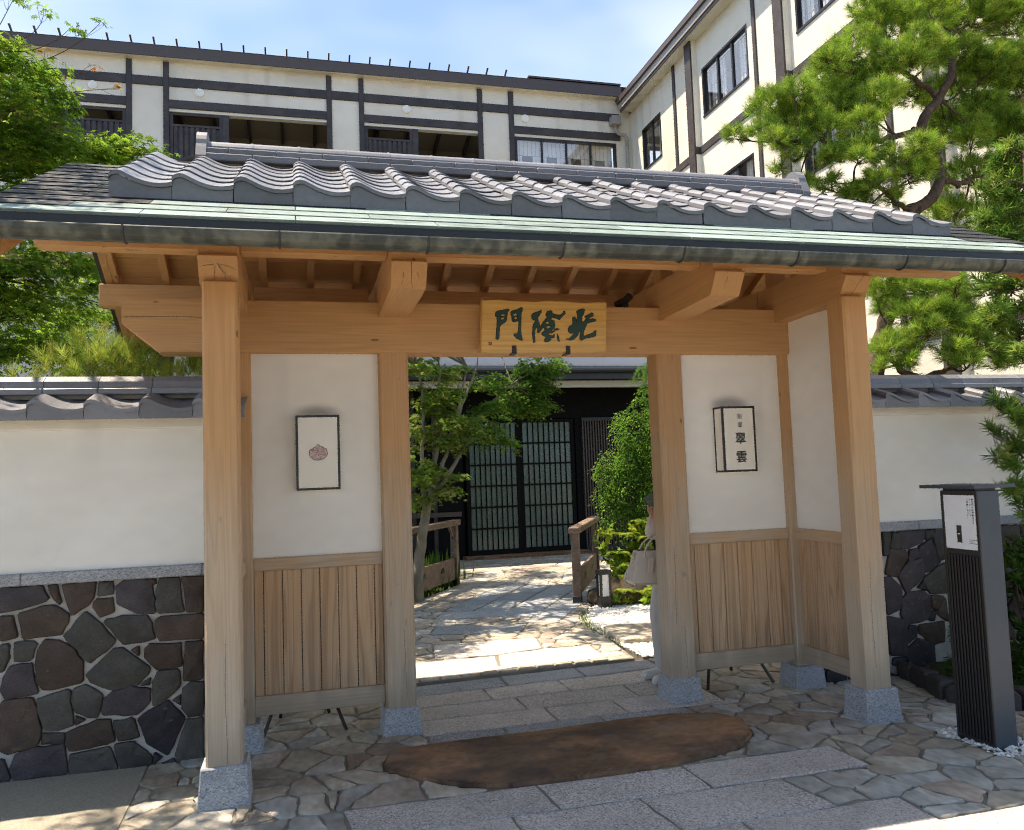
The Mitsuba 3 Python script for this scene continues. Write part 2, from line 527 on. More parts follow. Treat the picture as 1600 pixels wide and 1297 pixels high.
rng = np.random.default_rng(7)
WSL = [(0.77,[(-3.005,1.012),(-2.897,1.013),(-2.81,1.007),(-2.771,0.93),(-2.782,0.913),(-2.864,0.883),(-3.003,0.861)]),(0.2,[(-2.785,1.001),(-2.727,0.997),(-2.708,0.883),(-2.749,0.916)]),(0.2,[(-2.713,0.998),(-2.537,1.001),(-2.554,0.914),(-2.582,0.874),(-2.663,0.819),(-2.682,0.887)]),(0.5,[(-2.526,1.005),(-2.454,1.001),(-2.463,0.923),(-2.534,0.919)]),(0.2,[(-2.552,0.89),(-2.531,0.907),(-2.461,0.908),(-2.45,0.831),(-2.52,0.805),(-2.56,0.86)]),(0.72,[(-2.446,0.968),(-2.401,0.999),(-2.302,1.002),(-2.262,0.962),(-2.247,0.88),(-2.245,0.805),(-2.338,0.81),(-2.435,0.869)]),(0.2,[(-2.297,1.005),(-2.244,1.002),(-2.24,0.973),(-2.258,0.958)]),(0.5,[(-2.221,1.002),(-2.127,1.011),(-2.098,0.8),(-2.233,0.802),(-2.242,0.929)]),(0.2,[(-2.112,1.008),(-1.995,1.007),(-1.997,0.793),(-2.086,0.8)]),(0.2,[(-3.003,0.849),(-2.944,0.847),(-2.917,0.732),(-3.002,0.721)]),(0.2,[(-2.92,0.851),(-2.798,0.886),(-2.749,0.89),(-2.679,0.839),(-2.677,0.784),(-2.71,0.727),(-2.897,0.722)]),(0.5,[(-2.593,0.844),(-2.543,0.804),(-2.446,0.674),(-2.463,0.645),(-2.576,0.565),(-2.704,0.72)]),(0.5,[(-2.509,0.787),(-2.418,0.804),(-2.28,0.798),(-2.263,0.757),(-2.245,0.664),(-2.407,0.649),(-2.441,0.692)]),(0.2,[(-2.251,0.769),(-2.222,0.789),(-1.997,0.784),(-1.998,0.649),(-2.228,0.658),(-2.248,0.707)]),(0.5,[(-2.938,0.71),(-2.832,0.705),(-2.853,0.608),(-2.937,0.607)]),(0.5,[(-3.002,0.7),(-2.959,0.7),(-2.957,0.623),(-3.001,0.539)]),(0.37,[(-2.824,0.659),(-2.792,0.71),(-2.731,0.704),(-2.648,0.649),(-2.607,0.58),(-2.607,0.469),(-2.752,0.444),(-2.801,0.449),(-2.829,0.493),(-2.838,0.577)]),(0.5,[(-2.592,0.506),(-2.452,0.636),(-2.407,0.637),(-2.275,0.513),(-2.281,0.483),(-2.338,0.427),(-2.463,0.412),(-2.57,0.462)]),(0.2,[(-2.367,0.625),(-2.329,0.637),(-2.327,0.581)]),(0.2,[(-2.298,0.623),(-2.28,0.642),(-2.111,0.634),(-2.112,0.507),(-2.246,0.504),(-2.306,0.577)]),(0.2,[(-2.096,0.638),(-1.998,0.639),(-2.0,0.425),(-2.106,0.429)]),(0.77,[(-2.99,0.532),(-2.953,0.587),(-2.856,0.596),(-2.84,0.529),(-2.815,0.432),(-2.978,0.416),(-3.0,0.463)]),(0.5,[(-2.26,0.438),(-2.234,0.497),(-2.124,0.492),(-2.118,0.4),(-2.2,0.334),(-2.264,0.304)]),(0.5,[(-2.321,0.426),(-2.275,0.458),(-2.275,0.427)]),(0.2,[(-2.999,0.406),(-2.85,0.415),(-2.828,0.351),(-2.803,0.243),(-2.821,0.163),(-2.965,0.139),(-2.997,0.154)]),(0.5,[(-2.823,0.41),(-2.67,0.442),(-2.662,0.334),(-2.651,0.249),(-2.729,0.229),(-2.778,0.234),(-2.8,0.26),(-2.817,0.338)]),(0.42,[(-2.659,0.435),(-2.592,0.458),(-2.511,0.396),(-2.531,0.278),(-2.581,0.278),(-2.642,0.32)]),(0.2,[(-2.642,0.298),(-2.592,0.273),(-2.642,0.254)]),(0.77,[(-2.52,0.307),(-2.503,0.377),(-2.463,0.403),(-2.373,0.422),(-2.275,0.409),(-2.27,0.329),(-2.339,0.266),(-2.508,0.291)]),(0.5,[(-2.16,0.33),(-2.118,0.363),(-2.121,0.295)]),(0.5,[(-2.107,0.392),(-2.071,0.42),(-2.0,0.415),(-2.001,0.234),(-2.084,0.234),(-2.113,0.276)]),(0.94,[(-2.339,0.252),(-2.183,0.332),(-2.093,0.225),(-2.184,0.034),(-2.293,0.114)]),(0.5,[(-2.09,0.213),(-2.072,0.223),(-2.001,0.225),(-2.003,-0.018),(-2.138,-0.014),(-2.149,0.036)]),(0.5,[(-2.803,0.225),(-2.691,0.216),(-2.691,0.159),(-2.807,0.167)]),(0.3,[(-2.686,0.218),(-2.531,0.27),(-2.469,0.26),(-2.452,0.144),(-2.519,0.128),(-2.663,0.115),(-2.683,0.147)]),(0.5,[(-2.458,0.252),(-2.356,0.259),(-2.325,0.147),(-2.435,0.142)]),(0.77,[(-2.954,0.062),(-2.933,0.123),(-2.848,0.16),(-2.691,0.153),(-2.683,-0.001),(-2.938,0.002)]),(0.5,[(-2.674,0.098),(-2.475,0.117),(-2.435,-0.001),(-2.674,-0.008)]),(0.5,[(-2.458,0.121),(-2.43,0.135),(-2.35,0.132),(-2.259,0.037),(-2.265,-0.004),(-2.418,-0.009)]),(0.94,[(-2.253,0.061),(-2.213,0.032),(-2.254,0.0)]),(0.77,[(-2.997,0.125),(-2.976,0.099),(-2.948,0.009),(-2.996,0.004)]),(0.5,[(-2.236,-0.008),(-2.155,0.022),(-2.138,-0.016)])]
WSR = [(0.5,[(2.512,0.999),(2.579,1.005),(2.55,0.844),(2.518,0.832)]),(0.5,[(2.597,0.99),(2.639,0.972),(2.647,0.871),(2.572,0.882)]),(0.72,[(2.644,0.985),(2.739,1.014),(2.851,1.012),(2.871,0.96),(2.834,0.908),(2.67,0.863)]),(0.5,[(2.875,1.011),(2.946,1.013),(2.939,0.94),(2.88,0.932)]),(0.6,[(2.955,0.996),(3.022,1.013),(3.013,0.776),(2.985,0.778),(2.942,0.929)]),(0.3,[(2.568,0.869),(2.694,0.855),(2.71,0.821),(2.608,0.681),(2.523,0.706)]),(0.72,[(2.733,0.853),(2.798,0.859),(2.81,0.808),(2.719,0.778)]),(0.72,[(2.815,0.875),(2.917,0.924),(2.984,0.762),(2.856,0.694),(2.82,0.801)]),(0.7,[(2.623,0.68),(2.711,0.774),(2.832,0.787),(2.842,0.679),(2.685,0.563)]),(0.6,[(2.845,0.659),(3.024,0.748),(3.03,0.539),(2.884,0.542),(2.834,0.626)]),(0.7,[(2.505,0.674),(2.56,0.677),(2.641,0.599),(2.621,0.455),(2.516,0.424)]),(0.9,[(2.786,0.589),(2.826,0.624),(2.838,0.572)]),(0.8,[(2.641,0.507),(2.692,0.556),(2.829,0.56),(2.881,0.516),(2.861,0.371),(2.667,0.34),(2.629,0.415)]),(0.2,[(2.89,0.522),(2.987,0.515),(2.93,0.425),(2.884,0.449)]),(0.9,[(2.845,0.372),(2.881,0.422),(2.916,0.413),(2.892,0.355)]),(0.3,[(2.928,0.405),(3.002,0.507),(3.028,0.331)]),(0.72,[(2.499,0.405),(2.638,0.375),(2.662,0.281),(2.641,0.125),(2.517,0.149)]),(0.94,[(2.689,0.325),(2.752,0.316),(2.738,0.248),(2.672,0.214)]),(0.25,[(2.777,0.324),(2.979,0.335),(2.975,0.202),(2.877,0.183),(2.772,0.272)]),(0.94,[(2.66,0.163),(2.761,0.233),(2.877,0.183),(2.88,0.038),(2.657,0.032)]),(0.9,[(2.538,0.115),(2.64,0.112),(2.635,0.054),(2.535,0.076)])]
GLYPHS = {'翠': [[[(3,16),(4,23),(12,24),(10,27),(10,29),(21,36),(27,43),(9,44),(8,45),(8,52),(9,53),(43,54),(42,57),(39,57),(37,59),(37,64),(12,57),(10,57),(9,58),(7,64),(7,66),(21,70),(22,70),(11,76),(11,78),(12,81),(9,82),(8,83),(8,90),(9,91),(47,91),(49,89),(51,91),(90,90),(91,58),(90,57),(81,57),(79,64),(55,56),(56,54),(92,53),(92,44),(75,43),(73,39),(87,30),(87,29),(84,24),(96,23),(97,15),(96,14),(56,13),(55,0),(54,-1),(45,-1),(44,1),(44,13),(5,14)],[(69,80),(76,77),(77,75),(77,74),(80,74),(80,81),(69,81)],[(59,25),(60,24),(77,24),(67,31)],[(51,81),(48,82),(48,62),(50,61),(50,64),(51,66),(62,69),(65,70),(61,72),(53,75),(52,77),(54,81)],[(38,40),(50,32),(57,36),(63,43),(40,43)],[(23,25),(23,24),(42,24),(32,32)],[(25,80),(32,77),(34,75),(34,74),(37,74),(37,81),(25,81)]]],'雲': [[[(4,21),(4,28),(5,29),(95,30),(96,28),(96,21),(95,20),(77,19),(91,5),(91,3),(90,2),(84,-1),(82,-1),(77,4),(28,1),(17,0),(16,2),(13,9),(19,13),(25,19),(5,20)],[(42,20),(35,12),(41,12),(65,13),(66,14),(60,19)]],[[(6,54),(6,76),(7,78),(44,78),(44,81),(12,82),(11,83),(11,90),(12,91),(87,91),(89,89),(89,84),(87,82),(56,81),(56,78),(93,78),(94,77),(94,54),(93,53),(85,52),(85,47),(84,46),(58,46),(56,47),(55,45),(55,43),(83,43),(85,42),(85,34),(84,33),(16,33),(15,34),(15,42),(16,43),(44,43),(44,59),(43,59),(42,57),(19,57),(17,58),(17,58),(17,55),(41,54),(42,53),(42,46),(17,46),(16,47),(15,52),(7,53)],[(56,53),(56,53),(58,54),(83,55),(83,68),(56,68),(56,64),(58,66),(81,66),(82,65),(82,58),(58,57),(56,58)],[(17,64),(19,66),(41,66),(44,64),(44,68),(17,68)]]],'別': [[[(65,7),(65,9),(82,10),(83,92),(92,92),(92,6),(91,4),(86,0),(68,-1)]],[[(58,24),(58,82),(67,82),(68,25)]],[[(2,5),(2,6),(7,12),(13,23),(17,36),(19,52),(19,54),(8,55),(8,89),(50,90),(50,55),(29,54),(28,48),(29,46),(51,45),(49,14),(46,4),(41,0),(27,0),(25,1),(23,7),(23,9),(38,10),(40,19),(40,36),(27,36),(22,16),(12,1),(8,-1)],[(18,80),(18,64),(40,64),(40,80)]]],'邸': [[[(5,9),(8,13),(9,84),(28,88),(46,93),(48,93),(54,87),(53,84),(40,80),(41,59),(57,58),(58,57),(57,49),(42,48),(45,24),(49,15),(52,28),(60,24),(60,88),(90,89),(96,86),(96,83),(85,57),(93,42),(95,34),(94,22),(90,15),(83,12),(74,13),(73,15),(72,22),(83,24),(85,28),(85,33),(81,44),(74,54),(83,79),(70,79),(70,0),(60,0),(60,20),(56,9),(53,4),(48,3),(42,7),(37,18),(32,48),(18,48),(18,16),(25,18),(24,23),(30,26),(36,15),(39,7),(32,4),(27,12),(26,9),(9,2)],[(18,76),(18,59),(31,59),(30,78)]]],'御': [[[(1,44),(21,74),(29,73),(36,94),(44,93),(43,84),(66,83),(65,75),(54,74),(54,61),(66,61),(66,53),(54,52),(54,42),(65,41),(66,34),(54,33),(54,18),(68,20),(68,86),(95,86),(95,20),(87,15),(81,15),(78,21),(86,24),(86,77),(77,77),(75,0),(68,0),(68,11),(26,7),(25,13),(30,15),(31,46),(38,45),(39,16),(45,17),(45,52),(28,53),(28,61),(45,61),(45,74),(39,74),(34,64),(27,65),(23,58),(22,0),(14,1),(13,44),(6,37)]],[[(2,73),(19,94),(27,91),(7,67)]]],'用': [[[(2,5),(13,32),(15,87),(89,87),(87,3),(65,1),(62,8),(80,10),(80,30),(56,30),(55,1),(46,2),(45,30),(23,30),(10,0)],[(56,40),(80,40),(80,54),(56,54)],[(56,64),(80,64),(80,78),(56,78)],[(24,40),(45,40),(45,54),(24,54)],[(24,64),(45,64),(45,78),(24,78)]]],'件': [[[(30,53),(42,88),(51,87),(49,74),(59,74),(60,92),(68,93),(69,74),(92,73),(91,64),(69,64),(69,44),(96,44),(96,36),(69,34),(69,1),(60,0),(59,34),(30,36),(31,44),(59,44),(59,64),(45,64),(38,49)]],[[(2,53),(17,73),(26,93),(34,92),(25,69),(24,0),(16,1),(15,52),(7,44)]]],'の': [[[(8,34),(9,50),(16,64),(28,75),(42,81),(61,81),(73,77),(85,66),(91,53),(91,37),(85,21),(74,12),(59,6),(53,5),(48,13),(71,22),(81,40),(79,56),(68,69),(57,72),(47,34),(34,15),(18,15)],[(18,37),(24,24),(33,28),(46,72),(26,61),(19,48)]]],'お': [[[(68,72),(73,79),(96,63),(90,56)]],[[(10,20),(14,32),(32,46),(31,62),(12,63),(11,71),(31,72),(32,90),(42,90),(41,73),(61,76),(61,67),(41,63),(41,49),(71,50),(80,46),(87,34),(83,17),(62,6),(53,5),(49,14),(65,17),(75,23),(77,35),(68,42),(41,38),(41,13),(35,5),(20,8)],[(20,21),(25,16),(31,16),(31,34),(22,28)]]],'客': [[[(3,33),(40,46),(30,55),(15,47),(8,53),(36,76),(16,76),(16,65),(8,64),(7,85),(45,85),(42,92),(49,95),(57,85),(93,85),(92,64),(84,65),(83,76),(46,76),(44,70),(78,66),(60,46),(97,35),(92,27),(79,29),(78,0),(70,0),(68,3),(23,0),(22,29),(7,26)],[(32,12),(69,12),(69,24),(32,24)],[(50,40),(37,33),(64,34)],[(38,61),(50,51),(63,60)]]],'様': [[[(33,12),(58,27),(62,22),(62,46),(36,47),(37,54),(62,55),(62,60),(42,61),(42,68),(62,69),(62,73),(39,74),(39,81),(50,82),(46,91),(53,94),(60,82),(73,82),(80,94),(88,92),(83,82),(95,81),(95,74),(72,73),(71,69),(92,68),(93,61),(71,60),(71,55),(96,54),(96,47),(71,43),(76,32),(88,44),(95,40),(82,24),(98,11),(92,4),(72,23),(71,6),(65,0),(53,0),(50,8),(62,9),(62,19),(38,6)]],[[(2,26),(17,62),(5,64),(4,71),(18,73),(18,93),(27,94),(27,73),(38,72),(38,64),(27,63),(27,59),(39,40),(46,44),(57,30),(51,25),(40,39),(34,34),(27,44),(27,0),(18,1),(18,38),(7,19)]]],'各': [[[(2,40),(41,56),(27,69),(12,57),(5,63),(37,95),(45,92),(41,84),(77,84),(83,80),(60,55),(98,42),(92,34),(81,36),(80,0),(72,0),(70,4),(29,4),(28,0),(20,0),(19,36),(6,34)],[(51,50),(27,38),(73,39)],[(29,13),(70,13),(70,29),(29,29)],[(35,75),(51,61),(67,75)]]],'位': [[[(32,12),(67,13),(77,63),(86,62),(76,14),(96,13),(96,4),(32,4)]],[[(36,67),(37,76),(60,76),(56,92),(64,95),(69,76),(92,75),(91,67)]],[[(43,59),(51,62),(58,23),(58,19),(52,16),(49,18)]],[[(3,52),(28,93),(36,92),(27,69),(26,0),(17,1),(17,53),(9,45)]]],'は': [[[(37,17),(37,25),(43,32),(66,36),(65,59),(40,60),(39,69),(65,69),(65,87),(75,87),(75,69),(92,70),(91,62),(75,60),(76,33),(95,18),(90,12),(77,21),(73,10),(63,5),(46,7)],[(46,19),(51,15),(62,15),(66,26),(52,27)]],[[(11,29),(16,86),(26,86),(20,31),(25,40),(30,35),(22,5),(14,5)]]],'イ': [[[(8,45),(52,65),(79,88),(87,81),(61,58),(60,5),(49,6),(49,51),(14,37)]]],'ン': [[[(13,15),(59,34),(89,66),(92,55),(64,25),(43,13),(20,6)]],[[(16,76),(23,83),(49,61),(42,54)]]],'タ': [[[(8,48),(30,68),(44,91),(54,88),(49,77),(81,78),(88,73),(71,37),(81,28),(78,23),(75,20),(64,28),(49,15),(27,4),(18,11),(39,21),(55,34),(36,50),(42,55),(63,43),(74,68),(43,68),(17,42)]]],'ー': [[[(9,42),(10,53),(90,53),(90,42)]]],'ホ': [[[(68,47),(76,51),(94,23),(86,19)]],[[(10,62),(11,71),(46,71),(46,88),(57,88),(57,71),(91,71),(90,61),(57,61),(56,11),(50,5),(33,6),(31,13),(46,16),(46,61)]],[[(7,24),(27,51),(35,47),(15,19)]]],'を': [[[(9,38),(30,67),(12,69),(11,78),(34,78),(37,90),(47,89),(45,78),(74,80),(74,72),(41,68),(35,57),(50,58),(60,50),(85,61),(89,54),(60,40),(60,21),(51,22),(50,36),(37,22),(39,16),(47,13),(81,15),(81,5),(44,4),(30,11),(29,28),(50,45),(46,50),(30,46),(17,33)]]],'ご': [[[(83,91),(89,94),(98,79),(91,77)]],[[(21,70),(21,79),(75,80),(72,88),(77,90),(87,76),(80,72),(76,78),(75,69)]],[[(15,22),(17,39),(26,39),(25,26),(30,18),(56,14),(82,18),(82,8),(36,5),(20,12)]]],'連': [[[(2,9),(16,22),(16,51),(4,51),(4,60),(25,60),(26,19),(34,14),(54,10),(98,12),(95,2),(73,1),(39,3),(20,13),(7,0)]],[[(28,24),(29,32),(56,33),(56,37),(34,38),(34,71),(56,72),(56,77),(30,77),(30,85),(56,86),(57,94),(64,94),(66,86),(94,85),(93,77),(66,77),(66,72),(89,71),(89,38),(66,37),(66,33),(95,32),(95,24),(66,24),(65,12),(57,13),(56,24)],[(66,46),(79,45),(79,51),(66,51)],[(66,64),(66,59),(79,59),(79,64)],[(43,46),(56,45),(56,51),(43,51)],[(43,59),(56,59),(56,64),(43,64)]],[[(8,88),(15,93),(29,74),(22,69)]]],'絡': [[[(3,62),(22,94),(30,91),(16,65),(23,65),(31,78),(39,75),(28,56),(34,55),(40,41),(63,55),(55,66),(45,58),(38,64),(61,94),(69,92),(66,84),(92,81),(77,55),(98,41),(92,34),(91,1),(57,4),(56,1),(48,1),(47,33),(40,37),(36,32),(41,12),(35,10),(29,29),(32,32),(31,36),(6,33),(4,41),(17,56),(6,55)],[(56,13),(82,13),(82,30),(57,30)],[(70,48),(58,38),(81,39)],[(60,75),(70,61),(80,74)],[(26,52),(21,43),(29,45)]],[[(19,26),(26,29),(28,6),(21,6)]],[[(3,5),(8,29),(15,28),(11,3)]]],'く': [[[(20,46),(22,53),(63,90),(71,83),(32,47),(73,9),(65,2)]]],'だ': [[[(81,84),(87,88),(96,73),(89,70)]],[[(43,17),(45,33),(53,32),(55,17),(88,16),(88,7),(58,5),(48,9)]],[[(50,48),(51,57),(87,56),(87,48)]],[[(69,81),(76,84),(84,69),(78,66)]],[[(7,62),(7,71),(29,71),(31,88),(42,86),(40,72),(58,75),(58,66),(37,62),(18,3),(8,8),(26,61)]]],'さ': [[[(15,64),(15,73),(53,72),(50,89),(59,89),(64,73),(86,77),(87,68),(67,64),(82,39),(77,32),(52,35),(53,43),(67,43),(57,63)]],[[(18,23),(22,42),(30,41),(28,24),(31,18),(48,13),(76,15),(76,7),(35,5),(22,13)]]],'い': [[[(66,73),(75,77),(78,72),(88,49),(93,26),(83,23),(77,50)]],[[(12,79),(23,79),(23,45),(30,22),(38,19),(48,39),(55,31),(48,15),(40,8),(29,9),(19,21),(14,41)]]],'。': [[[(3,17),(7,29),(17,34),(28,32),(35,22),(34,10),(22,2),(9,5)],[(11,21),(15,10),(23,9),(28,14),(28,22),(16,27)]]]}
BOARD = [[[(-0.2852,2.4934),(-0.2737,2.5018),(-0.2484,2.5066),(-0.2201,2.5126),(-0.2021,2.5151),(-0.2002,2.5057),(-0.2106,2.4962),(-0.215,2.4697),(-0.2181,2.4449),(-0.2286,2.4321),(-0.2572,2.4142),(-0.2645,2.3976),(-0.2674,2.3647),(-0.2695,2.3346),(-0.2783,2.3236),(-0.2898,2.329),(-0.2871,2.3591),(-0.2831,2.392),(-0.2801,2.4303),(-0.279,2.4633),(-0.2887,2.4714)],[(-0.2521,2.4801),(-0.2268,2.4833),(-0.2301,2.4706),(-0.2542,2.4675)],[(-0.2545,2.4609),(-0.2303,2.464),(-0.2337,2.4485),(-0.2534,2.4444)]],[[(-0.1898,2.4976),(-0.1754,2.5061),(-0.1469,2.5121),(-0.1324,2.5235),(-0.1153,2.5254),(-0.1142,2.5099),(-0.1222,2.4932),(-0.1257,2.4433),(-0.1303,2.3825),(-0.1275,2.3495),(-0.121,2.3275),(-0.1259,2.3175),(-0.1426,2.3246),(-0.1592,2.3327),(-0.1754,2.3518),(-0.1739,2.3612),(-0.1525,2.3603),(-0.1463,2.3769),(-0.142,2.4155),(-0.1419,2.4486),(-0.1553,2.4374),(-0.1752,2.4344),(-0.1844,2.4453),(-0.1851,2.4701),(-0.1903,2.4838)],[(-0.1762,2.484),(-0.159,2.4898),(-0.1507,2.4861),(-0.1472,2.4734),(-0.1739,2.4703)],[(-0.1713,2.4637),(-0.1486,2.4679),(-0.1491,2.4541),(-0.1662,2.4483)]],[[(-0.0576,2.472),(-0.0543,2.4831),(-0.0338,2.4973),(-0.0078,2.5033),(0.0069,2.513),(0.0076,2.4996),(-0.0046,2.4811),(-0.0196,2.4642),(-0.0173,2.4503),(-0.0105,2.4337),(-0.007,2.4199),(-0.0118,2.4004),(0.0032,2.4172),(0.0166,2.4368),(0.0346,2.4566),(0.0454,2.4679),(0.0355,2.48),(0.0439,2.5013),(0.0644,2.5106),(0.0786,2.5047),(0.0764,2.4935),(0.0981,2.4854),(0.124,2.4813),(0.1465,2.4917),(0.1512,2.5058),(0.1618,2.5071),(0.1635,2.492),(0.1441,2.4749),(0.1228,2.4522),(0.1029,2.462),(0.0771,2.4672),(0.0634,2.4558),(0.0878,2.445),(0.0936,2.4183),(0.0858,2.3959),(0.0663,2.3845),(0.0891,2.3792),(0.0713,2.3667),(0.0529,2.3688),(0.0438,2.3565),(0.0723,2.35),(0.0883,2.3596),(0.0852,2.3401),(0.0584,2.3332),(0.0639,2.3255),(0.045,2.3137),(0.0219,2.3119),(0.0197,2.3285),(0.0345,2.3397),(0.0064,2.355),(0.0041,2.3672),(0.026,2.3841),(0.0211,2.4063),(0.0032,2.3894),(-0.0131,2.3687),(-0.0255,2.3725),(-0.0196,2.392),(-0.0316,2.4057),(-0.0382,2.3835),(-0.0429,2.3502),(-0.0399,2.3115),(-0.0491,2.307),(-0.0546,2.328),(-0.0562,2.3611),(-0.0526,2.3944),(-0.0481,2.4222),(-0.0391,2.4334),(-0.0301,2.4446),(-0.0415,2.4467),(-0.0554,2.4553)],[(0.0339,2.4387),(0.053,2.4423),(0.0554,2.429),(0.0348,2.4193)],[(0.0343,2.4064),(0.0548,2.415),(0.0689,2.4068),(0.0424,2.3926)]],[[(0.0856,2.3931),(0.109,2.3972),(0.1185,2.3906),(0.091,2.3836)]],[[(0.1063,2.3615),(0.1153,2.3404),(0.1183,2.3153),(0.1086,2.3191),(0.1037,2.3403)]],[[(0.239,2.5072),(0.2571,2.5188),(0.2839,2.5249),(0.2942,2.5166),(0.2854,2.491),(0.2741,2.4768),(0.2724,2.4373),(0.2893,2.4459),(0.3032,2.4659),(0.2905,2.4742),(0.3147,2.4858),(0.336,2.4992),(0.3518,2.4937),(0.3469,2.4778),(0.3258,2.469),(0.3192,2.4548),(0.3433,2.4636),(0.3638,2.4582),(0.3681,2.447),(0.3364,2.4409),(0.3063,2.4309),(0.2965,2.4094),(0.2817,2.381),(0.2778,2.3585),(0.2851,2.3501),(0.3151,2.3616),(0.3421,2.3703),(0.3547,2.3863),(0.3652,2.383),(0.3608,2.3507),(0.326,2.342),(0.2903,2.3361),(0.2632,2.3219),(0.2521,2.3358),(0.2595,2.3696),(0.2644,2.3893),(0.2509,2.3751),(0.2382,2.3525),(0.2138,2.3299),(0.1901,2.323),(0.1584,2.3306),(0.1847,2.3336),(0.214,2.3624),(0.2203,2.372),(0.1978,2.3662),(0.1806,2.3745),(0.1788,2.3996),(0.1911,2.4138),(0.209,2.4224),(0.2109,2.4674),(0.2257,2.4716),(0.234,2.4593),(0.2359,2.4357),(0.2447,2.4763),(0.2413,2.4932)]]]
CREST = [(-1.3663,1.7079),(-1.359,1.7105),(-1.3527,1.7066),(-1.3519,1.7),(-1.3401,1.6997),(-1.3319,1.6949),(-1.3275,1.6872),(-1.3157,1.6869),(-1.3103,1.6784),(-1.3071,1.6558),(-1.3082,1.6484),(-1.3212,1.6338),(-1.3396,1.6231),(-1.3651,1.6201),(-1.385,1.6226),(-1.401,1.638),(-1.409,1.6494),(-1.4097,1.6624),(-1.4057,1.6819),(-1.3903,1.6842),(-1.3838,1.6943),(-1.3692,1.6977)]
CRESTL = [[(-1.36,1.7021),(-1.3611,1.6611)],[(-1.404,1.6772),(-1.3859,1.6785)],[(-1.4041,1.6678),(-1.3878,1.6711)],[(-1.4043,1.6567),(-1.3861,1.6636)],[(-1.3858,1.6841),(-1.3824,1.6691),(-1.3716,1.6632),(-1.3642,1.6723),(-1.3621,1.6872)],[(-1.3822,1.6822),(-1.3639,1.6891)],[(-1.3787,1.6746),(-1.3649,1.6817)],[(-1.353,1.6889),(-1.3348,1.6902)],[(-1.356,1.6759),(-1.3564,1.6497)],[(-1.3532,1.6777),(-1.3385,1.6829),(-1.3222,1.6768),(-1.3191,1.6487)],[(-1.3515,1.6683),(-1.3242,1.6694)],[(-1.3535,1.6608),(-1.3198,1.6599)],[(-1.3555,1.6516),(-1.3191,1.6505)],[(-1.3386,1.681),(-1.3389,1.6604)],[(-1.3956,1.6378),(-1.3808,1.656)],[(-1.3884,1.6339),(-1.3773,1.6466)],[(-1.3792,1.6466),(-1.3681,1.6575),(-1.3556,1.646),(-1.3559,1.6273)],[(-1.3775,1.6391),(-1.3686,1.6296),(-1.3595,1.6284)],[(-1.3447,1.6457),(-1.3486,1.6308),(-1.3413,1.6306),(-1.3319,1.6453),(-1.321,1.6431)]]
# ================================================================== THE GATE
gate = thing('roofed_gate', 'wooden roofed gate with grey wave tiled roof and white plaster side panels', 'gate')
WZ, WX, WY = 0.1, 0.5, 0.9


def wd(ax):
    return (float(rng.uniform(0.05, 0.95)), ax)


def post(cx, cy, hx, hy, z0, z1, chamfer, base):
    v = [[sx * (hx - (chamfer if k else 0)), sy * (hy - (0 if k else chamfer))] for sx in (-1, 1) for sy in (-1, 1) for k in (0, 1)]
    pts = [[cx + a, cy + b, z] for z in (z0, z1) for a, b in v]
    k = part(gate, 'post', hull(pts), 'm_wood', tone=wd(WZ))
    bw, bd, tw, td, h = base
    part(k, 'stone_base', frustum(cx, cy, bw, bd, tw, td, -0.03, h), 'm_granite', tone=(float(rng.uniform(0.3, 0.8)), 0.1))
    return k


XFL, XFR, YF = -1.830, 1.770, -0.762
for x in (XFL, XFR):
    post(x, YF, 0.0825, 0.0825, 0.18, 2.488, 0.012, (0.120, 0.115, 0.105, 0.10, 0.183))
for x in (-0.908, 0.908):
    post(x, 0.0, 0.089, 0.085, 0.155, 2.257, 0.012, (0.117, 0.112, 0.101, 0.098, 0.158))
for x in (-1.802, 1.818):
    post(x, 0.0, 0.070, 0.070, 0.147, 2.257, 0.008, (0.117, 0.112, 0.101, 0.098, 0.150))

# main beam with its shaped left end; the joint line shows on the left arm
LB = -2.416
# eased lower edge: a slightly narrower underside strip
main = part(gate, 'main_beam', hull([[x, y, z] for x, z in [(LB + 0.0, 2.557), (LB, 2.418), (-2.232, 2.270), (1.905, 2.270), (1.905, 2.557)] for y in (-0.100, 0.100)] +
                                    [[x, y, z] for x, z in [(LB + 0.012, 2.405), (-2.226, 2.256), (1.905, 2.256)] for y in (-0.088, 0.088)]), 'm_wood', tone=(0.55, WX))
# brackets across the beam, carrying the eave purlins
for x in (-1.836, -0.900, 0.935, 1.790):
    for s in (-1, 1):
        hw = 0.092
        prof = [(s * 0.101, 2.470), (s * 0.795, 2.486), (s * 0.875, 2.608), (s * 0.868, 2.618), (s * 0.845, 2.622), (s * 0.845, 2.728), (s * 0.101, 2.728)]
        v, f = prism_x(prof if s < 0 else prof[::-1], x - hw, x + hw)
        part(gate, 'bracket', (v, f), 'm_wood', tone=(float(rng.uniform(0.1, 0.6)), WY))
    # middle piece over the beam
    part(gate, 'bracket_block', bx(x - 0.09, x + 0.09, -0.0995, 0.0995, 2.5595, 2.726, 0.004), 'm_wood', tone=(0.3, WY))
    part(gate, 'roof_strut', bx(x - 0.05, x + 0.05, -0.05, 0.05, 2.727, 3.03, 0.004), 'm_wood', tone=(0.4, WZ))
for k, (y0, y1, z0, z1) in enumerate([(-0.705, -0.600, 2.678, 2.80), (0.600, 0.705, 2.655, 2.80)]):
    segs = [(-2.685, -1.930), (-1.742, -0.994), (-0.806, 0.841), (1.029, 1.696), (1.884, 2.685)]
    for a, b in segs:
        part(gate, 'eave_purlin', bx(a, b, y0, y1, z0, z1, 0.004), 'm_wood', tone=(0.8, WX))
def crack(pts, r0=.0017):
    part(gate, 'drying_crack', tube(pts, [r0] * (len(pts) - 1) + [r0 * .3], 4), 'm_eave')


